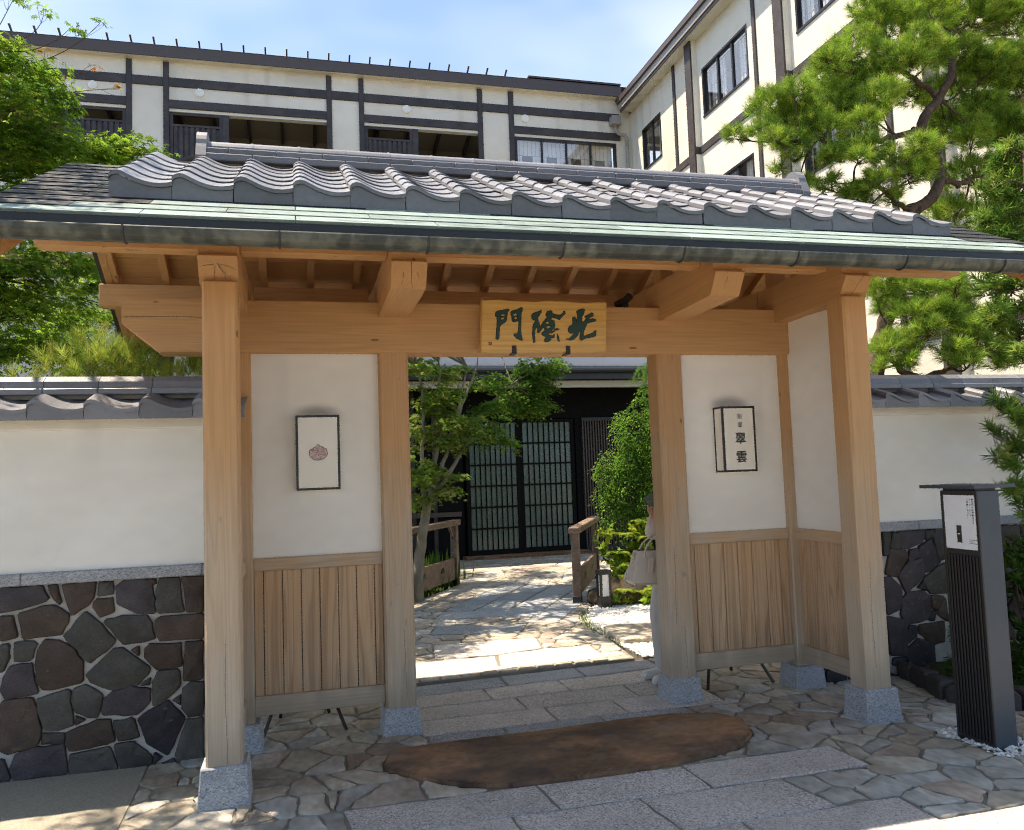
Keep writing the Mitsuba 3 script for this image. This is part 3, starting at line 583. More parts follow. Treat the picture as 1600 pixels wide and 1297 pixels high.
def bface(xc, u, t):
    return (xc + u * .09, -.795 - .08 * t - .0005, 2.486 + .122 * t)


for xc, lines in ((-1.836, [[(-.05, .75), (.35, .3), (.42, .0)], [(.0, .72), (.5, .66), (.97, .5)], [(-.2, .7), (-.6, .66), (-.96, .6)], [(-.15, .65), (-.25, .05)], [(.05, .66), (.7, .1)]]),
                  (-.900, [[(.1, 1.0), (.12, .6), (.22, .0)], [(-.3, .6), (-.42, .05)], [(.45, .6), (.72, .3)]]),
                  (1.790, [[(.35, 1.0), (-.25, .0)]]), (.935, [[(-.1, .8), (-.16, .3)]])):
    for l in lines:
        crack([bface(xc, u, t) for u, t in l], .0014)
for x, y, z0, z1 in ((XFL + .012, YF - .0828, .19, .78), (XFR - .02, YF - .0828, .3, .95), (-.908 + .03, -.0853, .2, .62), (.908 - .035, -.0853, .5, 1.0), (.908 + .02, -.0853, .17, .5)):
    zz = np.linspace(z0, z1, 9)
    crack([(x + .004 * math.sin(q * 9 + x * 7), y, q) for q in zz], .0008)
crack([(q, -.1003, 2.455 + .002 * math.sin(q * 14)) for q in np.linspace(-2.40, -1.93, 8)], .0013)
part(gate, 'ridge_beam', bx(-2.64, 2.64, -0.06, 0.06, 3.03, 3.15, 0.004), 'm_wood', tone=(0.4, WX))

# ---- roof deck geometry: height of the copper deck over y
SL, YE, ZE = 0.51, 1.45, 2.612
def deck(y):
    return ZE + SL * (YE - abs(y))


def slope_slab(s, y0, y1, x0, x1, t0, t1):
    """box following the slope on side s (-1 front, 1 back) between |y0| and |y1|, from t0 to t1 above the deck"""
    c = [(s * a, deck(a) + t) for a, t in ((y0, t0), (y1, t0), (y1, t1), (y0, t1))]
    return hull([[x, y, z] for x in (x0, x1) for y, z in c])


for s in (-1, 1):
    # rafters
    x = -2.60
    n = 18
    for k in range(n):
        xx = -2.595 + k * (5.19 / (n - 1))
        part(gate, 'rafter', slope_slab(s, 0.03, 1.05 if s < 0 else 1.36, xx - 0.022, xx + 0.022, -0.200, -0.1305), 'm_wood', tone=wd(WY))
    # soffit boards
    for k in range(8):
        a, b = 0.012 + k * 0.172, 0.012 + (k + 1) * 0.172 - 0.004
        part(gate, 'soffit_board', slope_slab(s, a, b, -2.655, 2.655, -0.130, -0.110), 'm_wood', tone=wd(WX))
    part(gate, 'roof_deck', slope_slab(s, 0.0, 1.435, -2.662, 2.662, -0.109, -0.016), 'm_eave')
    for xs in (-1, 1):
        part(gate, 'verge_board', slope_slab(s, 0.0, 1.44, xs * 2.663, xs * 2.692, -0.150, -0.012), 'm_eave')
        part(gate, 'verge_lath', slope_slab(s, 0.0, 1.40, xs * 2.61, xs * 2.652, -0.205, -0.1315), 'm_wood', tone=wd(WY))
    part(gate, 'eave_fascia', bx(-2.69, 2.69, s * 1.452 - 0.010, s * 1.452 + 0.010, 2.530, 2.596, 0.003), 'm_eave')
    0 and part(gate, 'eave_lath', bx(-2.655, 2.655, s * 1.405 - 0.022, s * 1.405 + 0.022, 2.470, 2.520, 0.003), 'm_wood', tone=(0.8, WX))

# ---- copper step roofing
croof = {}
ROWS = 12
for s in (-1, 1):
    hold = part(gate, 'copper_roofing', slope_slab(s, 0.0, 1.45, -2.70, 2.70, -0.0155, -0.004), 'm_eave')
    ex = 1.46 / ROWS
    for r in range(ROWS):
        y1 = 1.46 - r * ex
        y0 = max(y1 - ex - 0.02, 0.0)
        L = 0.62 if s < 0 else 1.8
        x = -2.705 - (r % 2) * L * 0.47
        while x < 2.70:
            a, b = max(x, -2.705), min(x + L, 2.705)
            x += L
            if b - a < 0.03:
                continue
            # only the strips out in front of the tiles can be picked apart over the middle
            if s < 0 and r >= 4 and a > -2.1 and b < 2.1:
                continue
            mid = (a + b) / 2
            minty = s < 0 and r <= 2 and abs(mid) < 2.62 - r * 0.12
            if s < 0 and r == 1 and mid < -2.2:
                minty = False
            if s < 0 and not minty and rng.random() < 0.05:
                minty = True
            t1 = 0.0095
            g = 0.0022
            c = [(s * (y1 - .012), deck(y1) - 0.003), (s * y1, deck(y1) + t1 - .003), (s * y1, deck(y1) + t1), (s * y0, deck(y0) + 0.003), (s * y0, deck(y0) - 0.002)]
            vv = hull([[q, yy, zz] for q in (a + g, b - g) for yy, zz in c])
            part(hold, 'copper_sheet', vv, 'm_copper', tone=(0.8 if minty else 0.2, float(rng.random())))

# ---- wave tiles
PITCH = 0.2680
PU = np.array([0, .05, .12, .20, .30, .42, .55, .68, .80, .92, 1.0])
PH = np.array([.034, .047, .053, .049, .036, .020, .008, .001, .0, .004, .010])


def tile_mesh(length, rise, lift=0.0155, thick=0.020, eave=None, pitch=PITCH):
    """a wave tile in local space: x across, y uphill (0 = its lower edge), z up; rise = slope dz over its length"""
    m = MB()
    x = PU * pitch * 1.0
    n = len(x)
    k = np.arange(n - 1)
    if eave is None:
        thick = 0.0055            # a thin lip over an open gap
    top0 = np.c_[x, np.zeros(n), PH + lift]
    top1 = np.c_[x, np.full(n, length), PH + rise]
    bot0 = top0 - [0, 0, thick]
    v = np.vstack([top0, top1, bot0])
    f = np.vstack([np.stack([k, k + 1, n + k + 1, n + k], 1), np.stack([2 * n + k, 2 * n + k + 1, k + 1, k], 1)])
    m.add(v, f)
    if eave is None:
        t = 0.06
        und = bot0 + [0, t, (rise - lift) / length * t]
        m.add(np.vstack([bot0, und]), np.stack([k, n + k, n + k + 1, k + 1], 1))
    # edge faces
    m.add(np.array([top0[0], bot0[0] - [0, 0, .012], [x[0], length, PH[0] + rise - .02], top1[0]]), np.array([[0, 3, 2, 1]]))
    m.add(np.array([top0[-1], bot0[-1], [x[-1], length, PH[-1] + rise - .02], top1[-1]]), np.array([[0, 1, 2, 3]]))
    if eave is not None:
        lo = np.c_[x, np.full(n, 0.010), np.full(n, eave)]
        hi = bot0 + [0, 0.010, 0.001]
        lo[-1, 0] -= 0.003
        hi[-1, 0] -= 0.003
        lo[0, 0] += 0.001
        m.add(np.vstack([lo, hi]), np.stack([k, k + 1, n + k + 1, n + k], 1))
        back = lo + [0, 0.02, 0]
        m.add(np.vstack([lo, back]), np.stack([k, n + k, n + k + 1, k + 1], 1))
    return m.mesh()


def tile_variants(mesh, count=5):
    return [mikit.ply(mesh, 'm_tile', smooth=False, uv=np.tile([float(t), 0.5], (len(mesh[0]), 1))) for t in np.linspace(0.1, 0.95, count)]


NROW, NCOL = 6, 17
X0 = -NCOL * PITCH / 2
Y0t, TEXP = 1.09, 0.172
TOFF = 0.068
for s in (-1, 1):
    holder = part(gate, 'tile_bed', slope_slab(s, 0.03, 1.05, X0 + 0.03, -X0 - 0.03, 0.010, 0.030), 'm_joint')
    Lr = TEXP + 0.045
    plain = tile_variants(tile_mesh(Lr, Lr * SL))
    eav = tile_variants(tile_mesh(Lr, Lr * SL, eave=-TOFF + 0.012))
    for r in range(NROW):
        for c in range(NCOL):
            y = Y0t - r * TEXP
            src = eav if r == 0 else plain
            d = src[int(rng.integers(len(src)))]
            jz, jx = rng.normal(0, 0.0012), rng.normal(0, 0.0012)
            M = T().translate([X0 + c * PITCH + jx, s * y, deck(y) + TOFF + jz - 0.004 * r])
            if s > 0:
                M = T().translate([X0 + (c + 1) * PITCH + jx, s * y, deck(y) + TOFF + jz - 0.004 * r]).rotate([0, 0, 1], 180)
            part(holder, 'roof_tile', d, None, to_world=M)

# ---- ridge: two courses of flat tiles and a round cap, plate at each end
RX = 1.972
ridge = part(gate, 'ridge', bx(-2.27, 2.27, -0.085, 0.085, deck(0) - 0.02, 3.371), 'm_joint')
zr = 3.372
tv = lambda: (float(rng.uniform(0, 1)), 0.5)
for lev, (hw, z0, z1, off) in enumerate([(0.135, zr, zr + 0.040, 0.0), (0.118, zr + 0.043, zr + 0.080, 0.5)]):
    L = 0.268
    x = -RX - off * L
    while x < RX:
        a, b = max(x, -RX), min(x + L, RX)
        x += L
        if b - a > 0.02:
            part(ridge, 'flat_ridge_tile', bx(a + .0012, b - .0012, -hw + rng.normal(0, .001), hw, z0, z1, 0.005), 'm_tile', tone=tv())


def half_round(x0, x1, r, zc, squash=0.85, n=10, lip=0.0):
    ang = np.linspace(0, math.pi, n + 1)
    prof = np.c_[np.cos(ang) * r, np.sin(ang) * r * squash]
    pts = [[x, a, zc + b] for x in (x0, x1) for a, b in prof]
    return hull(pts)


x = -RX
while x < RX - 0.02:
    b = min(x + 0.268, RX)
    part(ridge, 'round_ridge_tile', half_round(x + .001, b - .002, 0.083, zr + 0.082), 'm_tile', tone=tv(), smooth=False)
    part(ridge, 'tile_joint', half_round(b - .010, b + .004, 0.0865, zr + 0.082), 'm_tile', tone=(0.95, .5))
    x = b
for s in (-1, 1):
    prof = [(-0.15, zr - 0.055), (0.15, zr - 0.055), (0.145, zr + 0.02), (0.118, zr + 0.08)] + [(0.108 * math.cos(a), zr + 0.088 + 0.118 * math.sin(a)) for a in np.linspace(0.12, math.pi - 0.12, 12)] + [(-0.118, zr + 0.08), (-0.145, zr + 0.02)]
    x0 = s * RX - 0.012 if s > 0 else -RX - 0.045
    v, f = prism_x(prof, x0, x0 + 0.057)
    part(ridge, 'ridge_end_plate', (v, f), 'm_tile', tone=(0.6, .5))
    a, b = sorted((s * (RX + 0.05), s * 2.292))
    part(ridge, 'end_cap_tile', half_round(a, b, 0.085, zr - 0.062, 1.0), 'm_tile', tone=(0.5, .5))

# ---- gutters, hooks, rear hopper
def gutter(s):
    yc, zc, r = s * 1.505, 2.532, 0.055
    ang = np.linspace(math.pi, 2 * math.pi, 13)
    m = MB()
    prof = [(r * math.cos(a), r * 0.92 * math.sin(a)) for a in ang] + [((r - .004) * math.cos(a), (r - .004) * .92 * math.sin(a)) for a in ang[::-1]]
    v, f = prism_x([(yc + a, zc + b) for a, b in prof], -2.725, 2.725)
    m.add(v, f)
    m.add(*tube([(-2.725, yc - s * -0.052, zc + .001), (2.725, yc - s * -0.052, zc + .001)], 0.0055, 6))
    for q in (-2.725, 2.725):
        v, f = prism_x([(yc + r * math.cos(a), zc + r * .92 * math.sin(a)) for a in ang], q - .002, q + .002)
        m.add(v, f)
    g = part(gate, 'gutter', m, 'm_gutter', label='weathered greenish metal rain gutter along the front eave' if s < 0 else None)
    for x in (-2.127, -1.53, -0.908, -0.29, 0.306, 0.915, 1.545, 2.154):
        hook = [(yc + (r + .0035) * math.cos(a), zc + (r * .92 + .0035) * math.sin(a)) for a in np.linspace(math.pi * 0.97, 2.03 * math.pi, 14)]
        part(g, 'gutter_hook', tube([(x, a, b) for a, b in hook], 0.0042, 5), 'm_eave')
    return g


gutter(-1)
g = gutter(1)
part(g, 'hopper', hull([[-2.43 + sx * .062, 1.505 + sy * .06, 2.47] for sx in (-1, 1) for sy in (-1, 1)] + [[-2.43 + sx * .042, 1.505 + sy * .042, 2.36] for sx in (-1, 1) for sy in (-1, 1)]), 'm_eave')
part(g, 'downpipe', tube([(-2.43, 1.505, 2.37), (-2.43, 1.505, 0.0)], 0.036, 10), 'm_eave')

# ---- plaster and board panels
def panel(axis, a0, a1, c, ztop, side):
    """axis 'x': panel spans x from a0 to a1 at y=c; axis 'y': spans y at x=c. side: which way it is seen from"""
    def B3(u0, u1, w0, w1, z0, z1, ch=0.0):
        if axis == 'x':
            return bx(u0, u1, c + w0, c + w1, z0, z1, ch)
        return bx(c + w0, c + w1, u0, u1, z0, z1, ch)
    ax = WX if axis == 'x' else WY
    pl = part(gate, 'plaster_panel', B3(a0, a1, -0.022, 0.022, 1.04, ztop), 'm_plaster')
    part(gate, 'panel_rail', B3(a0, a1, -0.042, 0.042, 0.992, 1.066, 0.004), 'm_wood', tone=wd(ax))
    part(gate, 'bottom_rail', B3(a0, a1, -0.040, 0.040, 0.180, 0.286, 0.004), 'm_wood', tone=(0.3, ax))
    wa = part(gate, 'wainscot', B3(a0 + .002, a1 - .002, -0.008, 0.008, 0.27, 1.0), 'm_eave')
    w = 0.1055
    u = a0 + (0.053 if axis == 'x' else 0.02)
    edges = [a0] + list(np.arange(u, a1 - 0.02, w)) + [a1]
    for e0, e1 in zip(edges[:-1], edges[1:]):
        if e1 - e0 < 0.01:
            continue
        for sd in (-1, 1):
            w0, w1 = sorted((sd * 0.0085, sd * 0.024))
            if axis == 'x':
                q = bx(e0 + .0022, e1 - .0022, c + w0, c + w1, 0.2865, 0.9915, 0.0025)
            else:
                q = bx(c + w0, c + w1, e0 + .0022, e1 - .0022, 0.2865, 0.9915, 0.0025)
            part(wa, 'board', q, 'm_wood', tone=wd(0.2))


panel('x', -1.732, -0.997, 0.0, 2.257, -1)
panel('x', 0.997, 1.748, 0.0, 2.257, -1)
panel('y', -0.680, -0.071, 1.825, 2.475, -1)
panel('y', -0.680, -0.071, -1.812, 2.475, 1)

# ================================================================== THINGS ON THE GATE
def merge(meshes):
    m = MB()
    for v, f in meshes:
        m.add(v, f)
    return m


def flat(polyrings, y0, y1):
    P = Polygon(polyrings[0], polyrings[1:]).buffer(0)
    return [prism_y(q, y0, y1) for q in polys(P)]


nb = thing('name_board', 'golden wooden name board with three dark green carved characters over the opening', 'sign')
pts = []
YB = -0.185
# slab, leaning slightly out at the top, bark edge along top and bottom
def slab(y0, y1):
    xs = np.linspace(-0.372, 0.437, 16)
    top = [(x + 0.006, 2.566 + 0.004 * math.sin(x * 17) + 0.002 * math.sin(x * 41)) for x in xs]
    bot = [(x - 0.012, 2.250 + 0.003 * math.sin(x * 13 + 1) + 0.010 * (x - 0.03)) for x in xs]
    return prism_y(bot + top[::-1], y0, y1)


part(nb, 'board', slab(YB, -0.125), 'm_gold')
xs = np.linspace(-0.366, 0.443, 16)
bark = MB()
for a, b in zip(xs[:-1], xs[1:]):
    za, zb = 2.568 + .004 * math.sin(a * 17), 2.568 + .004 * math.sin(b * 17)
    bark.add(*hull([[a, YB - .001, za - .004], [b, YB - .001, zb - .004], [a, YB + .03, za + .024], [b, YB + .03, zb + .024], [a, -.12, za + .02], [b, -.12, zb + .02], [a, -.12, za - .004], [b, -.12, zb - .004]]))
part(nb, 'bark_edge', bark, 'm_wood', tone=(0.1, WX), label='dark bark edge along the top of the board')
for rings in BOARD:
    P = Polygon(rings[0], rings[1:]).buffer(0)
    out = P.buffer(0.0022)
    inn = P.buffer(-0.0012)
    em = merge([prism_y(q, YB - .0018, YB + .002) for q in polys(out)])
    im = merge([prism_y(q, YB - .0036, YB - .0019) for q in polys(inn)])
    e = part(nb, 'character_stroke', em, 'm_letteredge')
    part(e, 'green_fill', im, 'm_letter')
seal = merge([bx(-0.337, -0.316, YB - .002, YB + .001, 2.289, 2.309)])
part(nb, 'seal_mark', seal, 'm_seal', label='small square brown seal at the lower left of the board')
part(nb, 'seal_carving', merge([tube([(-0.3335, YB - .0025, 2.305), (-0.330, YB - .0025, 2.293), (-0.3245, YB - .0025, 2.301), (-0.3195, YB - .0025, 2.292)], 0.0012, 4), tube([(-0.332, YB - .0025, 2.3), (-0.321, YB - .0025, 2.305)], 0.0012, 4)]), 'm_gold')
for x in (-0.176, 0.173):
    part(nb, 'metal_clip', merge([bx(x - .014, x + .014, YB - .006, YB + .001, 2.243, 2.287, 0.002), bx(x - .014, x + .014, YB - .006, -.101, 2.236, 2.243)]), 'm_black')

# sign box with crest, left panel
cb = thing('crest_sign_box', 'white sign box with red flower crest in thin black frame on the left panel', 'sign')
def framed(t, x0, x1, z0, z1, yf, yb, fr, sides=True):
    part(t, 'face', bx(x0 + fr * .8, x1 - fr * .8, yf + .003, yf + .008, z0 + fr * .8, z1 - fr * .8), 'm_acrylic')
    for a in ((x0, x1, z1 - fr, z1), (x0, x1, z0, z0 + fr), (x0, x0 + fr, z0 + fr, z1 - fr), (x1 - fr, x1, z0 + fr, z1 - fr)):
        part(t, 'frame_bar', bx(a[0], a[1], yf, yf + .014, a[2], a[3], 0.001), 'm_black')
    part(t, 'body', bx(x0 + .003, x1 - .003, yf + .0145, yb, z0 + .003, z1 - .003), 'm_acrylic')
    for x in (x0, x1 - .012):
        part(t, 'frame_bar', bx(x, x + .012, yb - .012, yb, z0, z1), 'm_black')
    for z in (z0, z1 - .012):
        for x in (x0 - 0.0, x1 - .004):
            part(t, 'frame_bar', bx(x, x + .004, yf + .0145, yb - .0125, z, z + .012), 'm_black')


framed(cb, -1.486, -1.235, 1.446, 1.884, -0.100, -0.0225, 0.0135)
yc = -0.100 + .003
part(cb, 'crest', merge([prism_y(Polygon(CREST).buffer(-0.001), yc - .0012, yc + .001)]), 'm_crestpink')
cl = []
ring = Polygon(CREST).buffer(0)
for q in polys(ring.buffer(0.0016).difference(ring.buffer(-0.0022))):
    cl.append(prism_y(q, yc - .0026, yc - .0013))
for l in CRESTL:
    for q in polys(LineString(l).buffer(0.0011, cap_style=2)):
        cl.append(prism_y(q, yc - .0024, yc - .0013))
part(cb, 'crest_outline', merge(cl), 'm_crestline')


def write(chars, cx, ztop, size, y, step, mat, t, name):
    for k, ch in enumerate(chars):
        out = []
        for rings in GLYPHS[ch]:
            s = size / 100.0
            # glyph boxes run 0..100 in x, about 0..130 in y
            rr = [[((a - 50) * s + cx, (b - 110) * s + ztop - k * step) for a, b in r] for r in rings]
            out += flat(rr, y - .0014, y)
        part(t, name, merge(out), mat)


lb = thing('lantern_sign_box', 'white lantern box with four black brush characters on the right panel', 'sign')
framed(lb, 1.240, 1.483, 1.461, 1.896, -0.140, -0.0225, 0.0135)
yl = -0.137
write('別邸', 1.370, 1.852, 0.037, yl, 0.055, 'm_ink', lb, 'small_character')
write('翠雲', 1.370, 1.735, 0.082, yl, 0.122, 'm_ink', lb, 'character')

sp = thing('spotlight', 'small black spotlight on top of the main beam', 'spotlight')
part(sp, 'lamp_head', tube([(0.655, -0.075, 2.640), (0.635, -0.03, 2.615), (0.60, 0.03, 2.60)], 0.026, 10), 'm_black')
part(sp, 'mount', bx(0.615, 0.655, -0.04, 0.01, 2.5585, 2.60), 'm_black')


def stand(x0, x1, y0, lab):
    t = thing('folding_stand', lab, 'stand', None)
    zt = 0.55
    for xa, xb in ((x0, x0 + .22), (x1, x1 - .22)):
        part(t, 'leg', tube([(xa, y0, 0.01), (xb, y0 + 0.30, zt)], 0.011, 6), 'm_black')
        part(t, 'leg', tube([(xa + (xb - xa) * .4, y0 + 0.42, 0.01), (xb, y0 + 0.24, zt)], 0.011, 6), 'm_black')
    part(t, 'crossbar', tube([(x0 + .2, y0 + .27, zt), (x1 - .2, y0 + .27, zt)], 0.012, 6), 'm_black')


stand(-1.70, -1.22, 0.10, 'black folding stand standing behind the left plaster panel')
stand(1.16, 1.66, 0.10, 'black folding stand standing behind the right plaster panel')
# ================================================================== PERIMETER WALLS
def perimeter(name, lab, x0, x1, seeds, fill, yface, nx, seed):
    r = np.random.default_rng(seed)
    w = thing(name, lab, 'wall')
    part(w, 'mortar', bx(x0, x1, yface + 0.014, yface + 0.16, -0.05, 1.0), 'm_mortar')
    made = [(t, Polygon(q).buffer(0.0022 if x0 < 0 else 0.008, join_style=2)) for t, q in seeds]
    done = unary_union([q for _, q in made]).buffer(0.011)
    region = sbox(x0, -0.03, x1, 0.998).difference(sbox(*done.bounds).buffer(-0.005))
    for q in cells(fill, region):
        made.append((float(r.uniform(0, 1)), q.buffer(-r.uniform(0.005, 0.009), join_style=2)))
    for tone_, q in made:
        q = q.intersection(sbox(x0, -0.04, x1, 0.998))
        if q.is_empty or q.area < 0.0005:
            continue
        q = max(polys(q), key=lambda a: a.area)
        rad = min(0.013, 0.12 * math.sqrt(q.area))
        q2 = q.buffer(-rad).buffer(rad, quad_segs=2)
        q = q2 if not q2.is_empty and isinstance(q2, Polygon) else q
        q = wobble(q.simplify(0.002), r, 0.06, 0.0026).simplify(0.0015)
        h = 0.018 + r.uniform(0, 0.012)
        v, f = stone(q, h, 0.006, dome=r.uniform(0, .006), rings=3, rng=r, rough=0.0024)
        vv = np.stack([v[:, 0], yface + 0.016 - v[:, 2], v[:, 1]], 1)
        part(w, 'stone', (vv, f), 'm_wallstone', smooth=True, tone=(tone_, float(r.uniform(0, 1))))
    # coping stones
    x = x0
    while x < x1:
        b = min(x + 0.9, x1)
        part(w, 'coping_stone', bx(x + .0012, b - .0012, yface - 0.030, yface + 0.17, 1.001, 1.064, 0.006), 'm_granite', tone=(float(r.uniform(.1, .5)), 0.1))
        x = b
    part(w, 'plaster', bx(x0, x1, yface - 0.002, yface + 0.16, 1.0645, 1.822), 'm_plaster')
    part(w, 'cornice', bx(x0, x1, yface - 0.024, yface + 0.18, 1.8225, 1.886, 0.006), 'm_plaster')
    # roof
    yr = yface + 0.08
    part(w, 'tile_bed', hull([[x, y, z] for x in (x0, x1) for y, z in ((yr - .22, 1.8865), (yr + .22, 1.8865), (yr + .06, 1.99), (yr - .06, 1.99))]), 'm_joint')
    n = int((x1 - x0) / PITCH) + 1
    ev = tile_variants(tile_mesh(0.30, 0.30 * 0.30, lift=0.0, eave=-0.052), 3)
    for s in (-1, 1):
        for k in range(n):
            xa = nx + k * PITCH if nx >= x0 else x0 + k * PITCH
            if xa + PITCH > x1 + 0.2:
                break
            d = ev[int(r.integers(3))]
            M = T().translate([xa, yr + s * 0.30, 1.916])
            if s > 0:
                M = T().translate([xa + PITCH, yr + s * 0.30, 1.916]).rotate([0, 0, 1], 180)
            part(w, 'roof_tile', d, None, to_world=M)
    x = x0
    k = 0
    while x < x1:
        b = min(x + 0.272, x1)
        part(w, 'flat_ridge_tile', bx(x + .001, b - .001, yr - 0.135, yr + 0.135, 2.012, 2.046, 0.004), 'm_tile', tone=tv())
        p = [(yr - .118, 2.0465), (yr + .118, 2.0465), (yr + .110, 2.085), (yr + .06, 2.118), (yr - .06, 2.118), (yr - .110, 2.085)]
        v, f = prism_x(p, x + .0015, b - .0015)
        part(w, 'round_ridge_tile', (v, f), 'm_tile', tone=tv())
        x = b
    part(w, 'ridge_core', bx(x0, x1, yr - 0.09, yr + 0.09, 1.99, 2.0115), 'm_joint')
    return w


rs = np.random.default_rng(11)
FL_ = jittered(-4.8, -1.7, 0.05, 0.95, 0.23, 0.18, rs, 0.4)
FR_ = jittered(1.8, 5.6, 0.05, 0.95, 0.23, 0.18, rs, 0.4)
perimeter('perimeter_wall', 'white plaster wall on dark stone base left of the gate, dappled light at its foot', -4.7, -1.90, WSL, FL_, -0.10, -4.7, 3)
perimeter('perimeter_wall', 'white plaster wall on dark stone base right of the gate, behind the black post', 1.90, 5.5, WSR, FR_, -0.02, 1.905, 4)

# ================================================================== GROUND, PAVING
struct('ground', bx(-160, 160, -160, 160, -0.5, -0.06), 'm_earth')
struct('street', bx(-40, 40, -40, -3.2, -0.3, -0.03), 'm_concrete')
court = Polygon([(-4.6, -3.18), (4.6, -3.18), (4.6, -0.98), (2.66, -0.98), (2.42, -0.72), (2.55, -0.2), (2.6, 1.02), (1.2, 1.14), (-0.75, 0.99), (-1.9, 0.9), (-1.9, -0.06), (-4.6, -0.06)])
pave = struct('pavement', None)
def bed(poly, z0, z1):
    v, f = extrude(poly, z1 - z0)
    v[:, 2] += z0
    return v, f


part(pave, 'joint_bed', bed(court, -0.06, -0.006), 'm_joint')


def lay(parent, name, poly, z, h, mat, tone, bev=0.006, rough=0.0, rg=None, rings=3, smooth=False, wob=None):
    q = poly
    if wob:
        q = wobble(q, rg, wob[0], wob[1])
    v, f = stone(q, h, bev, dome=0.001, rings=rings, rng=rg, rough=rough)
    v = v + [0, 0, z - h]
    return part(parent, name, (v, f), mat, smooth=smooth, tone=tone)


rp = np.random.default_rng(21)
slabs = []
def slab_row(q0, q1, n, jit, mat_y, z=0.0, parent=None, name='granite_slab'):
    """a strip of slabs between the lines q0=(left pt, right pt) and q1"""
    a0, a1 = np.array(q0[0]), np.array(q0[1])
    b0, b1 = np.array(q1[0]), np.array(q1[1])
    cuts = [0] + [(k + 1) / n + rp.uniform(-jit, jit) for k in range(n - 1)] + [1]
    for c0, c1 in zip(cuts[:-1], cuts[1:]):
        p = Polygon([a0 + (a1 - a0) * c0, a0 + (a1 - a0) * c1, b0 + (b1 - b0) * c1, b0 + (b1 - b0) * c0])
        slabs.append(p)
        q = p.buffer(-0.006, join_style=2)
        q = wobble(q, rp, 0.08, 0.0028)
        lay(parent or pave, name, q, z + rp.uniform(-.002, .003), 0.05, 'm_granite', (float(rp.uniform(0.1, 0.8)), mat_y), bev=0.007, rough=0.0006, rg=rp, rings=3)


# kerb strip at the back, three rough rows, smooth strip, then the two pink rows in front
slab_row([(-0.76, 0.985), (1.16, 1.105)], [(-0.76, 0.70), (1.16, 0.825)], 3, 0.06, 0.1)
for k in range(3):
    t0, t1 = k / 3, (k + 1) / 3
    yl = lambda t: (0.70 * (1 - t) - 0.155 * t)
    yr_ = lambda t: (0.825 * (1 - t) - 0.165 * t)
    slab_row([(-0.80, yl(t0)), (1.16, yr_(t0))], [(-0.80, yl(t1)), (1.16, yr_(t1))], 3, 0.10, 0.5)
slab_row([(-0.78, -0.155), (0.86, -0.165)], [(-0.78, -0.395), (0.86, -0.375)], 3, 0.08, 0.1)
slab_row([(-1.30, -1.085), (1.24, -1.10)], [(-1.27, -1.395), (1.25, -1.405)], 3, 0.03, 0.5)
slab_row([(-1.33, -1.395), (0.74, -1.405)], [(-1.33, -1.78), (0.80, -1.77)], 3, 0.05, 0.5)
slab_row([(-1.33, -1.78), (1.1, -1.77)], [(-1.33, -2.16), (1.1, -2.16)], 3, 0.05, 0.5)
slab_row([(0.98, -2.02), (2.2, -2.02)], [(0.98, -2.5), (2.2, -2.5)], 2, 0.05, 0.5)
# the big rust brown stepping stone
rust = Polygon([(-1.066, -0.595), (-1.039, -0.485), (-0.908, -0.40), (-0.621, -0.385), (-0.132, -0.372), (0.312, -0.345), (0.68, -0.354), (0.932, -0.439), (1.014, -0.591), (0.953, -0.80), (0.778, -0.966), (0.518, -1.050), (0.152, -1.085), (-0.183, -1.087), (-0.505, -1.075), (-0.681, -1.027), (-0.817, -0.915), (-0.956, -0.769), (-1.049, -0.679)])
q = wobble(rust.buffer(0.03).buffer(-0.03), rp, 0.06, 0.004)
v, f = stone(q, 0.075, 0.012, dome=0.0, rings=2)
part(pave, 'rust_stone', (v + [0, 0, -0.045], f), 'm_rust', smooth=True, label='long rust brown flat stone in front of the opening')
slabs.append(rust)
# smooth concrete apron by the left wall
apron = Polygon([(-4.6, -3.18), (-2.27, -3.18), (-2.27, -0.9), (-2.275, -0.5), (-2.29, -0.07), (-4.6, -0.07)])
part(pave, 'concrete_apron', bed(apron, -0.05, -0.002), 'm_concrete')
slabs.append(apron)
ic = sbox(1.93, -1.50, 2.15, -1.16)
free = court.buffer(-0.005).difference(unary_union(slabs).buffer(0.004)).difference(ic)
seeds = [p for p in jittered(-2.4, 4.6, -3.2, 1.1, 0.30, 0.20, rp, 0.46)]
seeds = [p for p in seeds if free.buffer(0.12).contains(Point(p))]
# small fillers
seeds += [p for p in [(rp.uniform(-2.2, 2.8), rp.uniform(-2.2, 0.9)) for _ in range(150)] if free.buffer(0.02).contains(Point(p))]
fl = []
for q in cells(seeds, free):
    q = q.buffer(-0.006, join_style=2)
    for w in polys(q):
        if w.area > 0.0012:
            fl.append(w)
vis = lambda w: math.hypot(w.centroid.x - 0.2, w.centroid.y + 1.0)
fl.sort(key=vis)
for k, w in enumerate(fl):
    rr = min(0.014, 0.10 * math.sqrt(w.area))
    w2 = w.buffer(-rr).buffer(rr, quad_segs=2)
    w = w2 if isinstance(w2, Polygon) and not w2.is_empty else w
    w = wobble(w.simplify(0.004), rp, 0.05, 0.0058).simplify(0.002)
    if k < 290:
        lay(pave, 'flagstone', w, rp.uniform(-0.002, 0.006), 0.05, 'm_flag', (float(rp.uniform(0, 1)), float(rp.uniform(0, 1))), bev=0.006, rough=0.0014, rg=rp, smooth=True)
rest = MB()
for w in fl[290:]:
    v, f = stone(w, 0.05, 0.008)
    rest.add(v + [0, 0, -0.05], f)
if rest.n:
    part(pave, 'outer_flagstones', rest, 'm_flag', tone=(0.3, 0.5), kind='stuff')

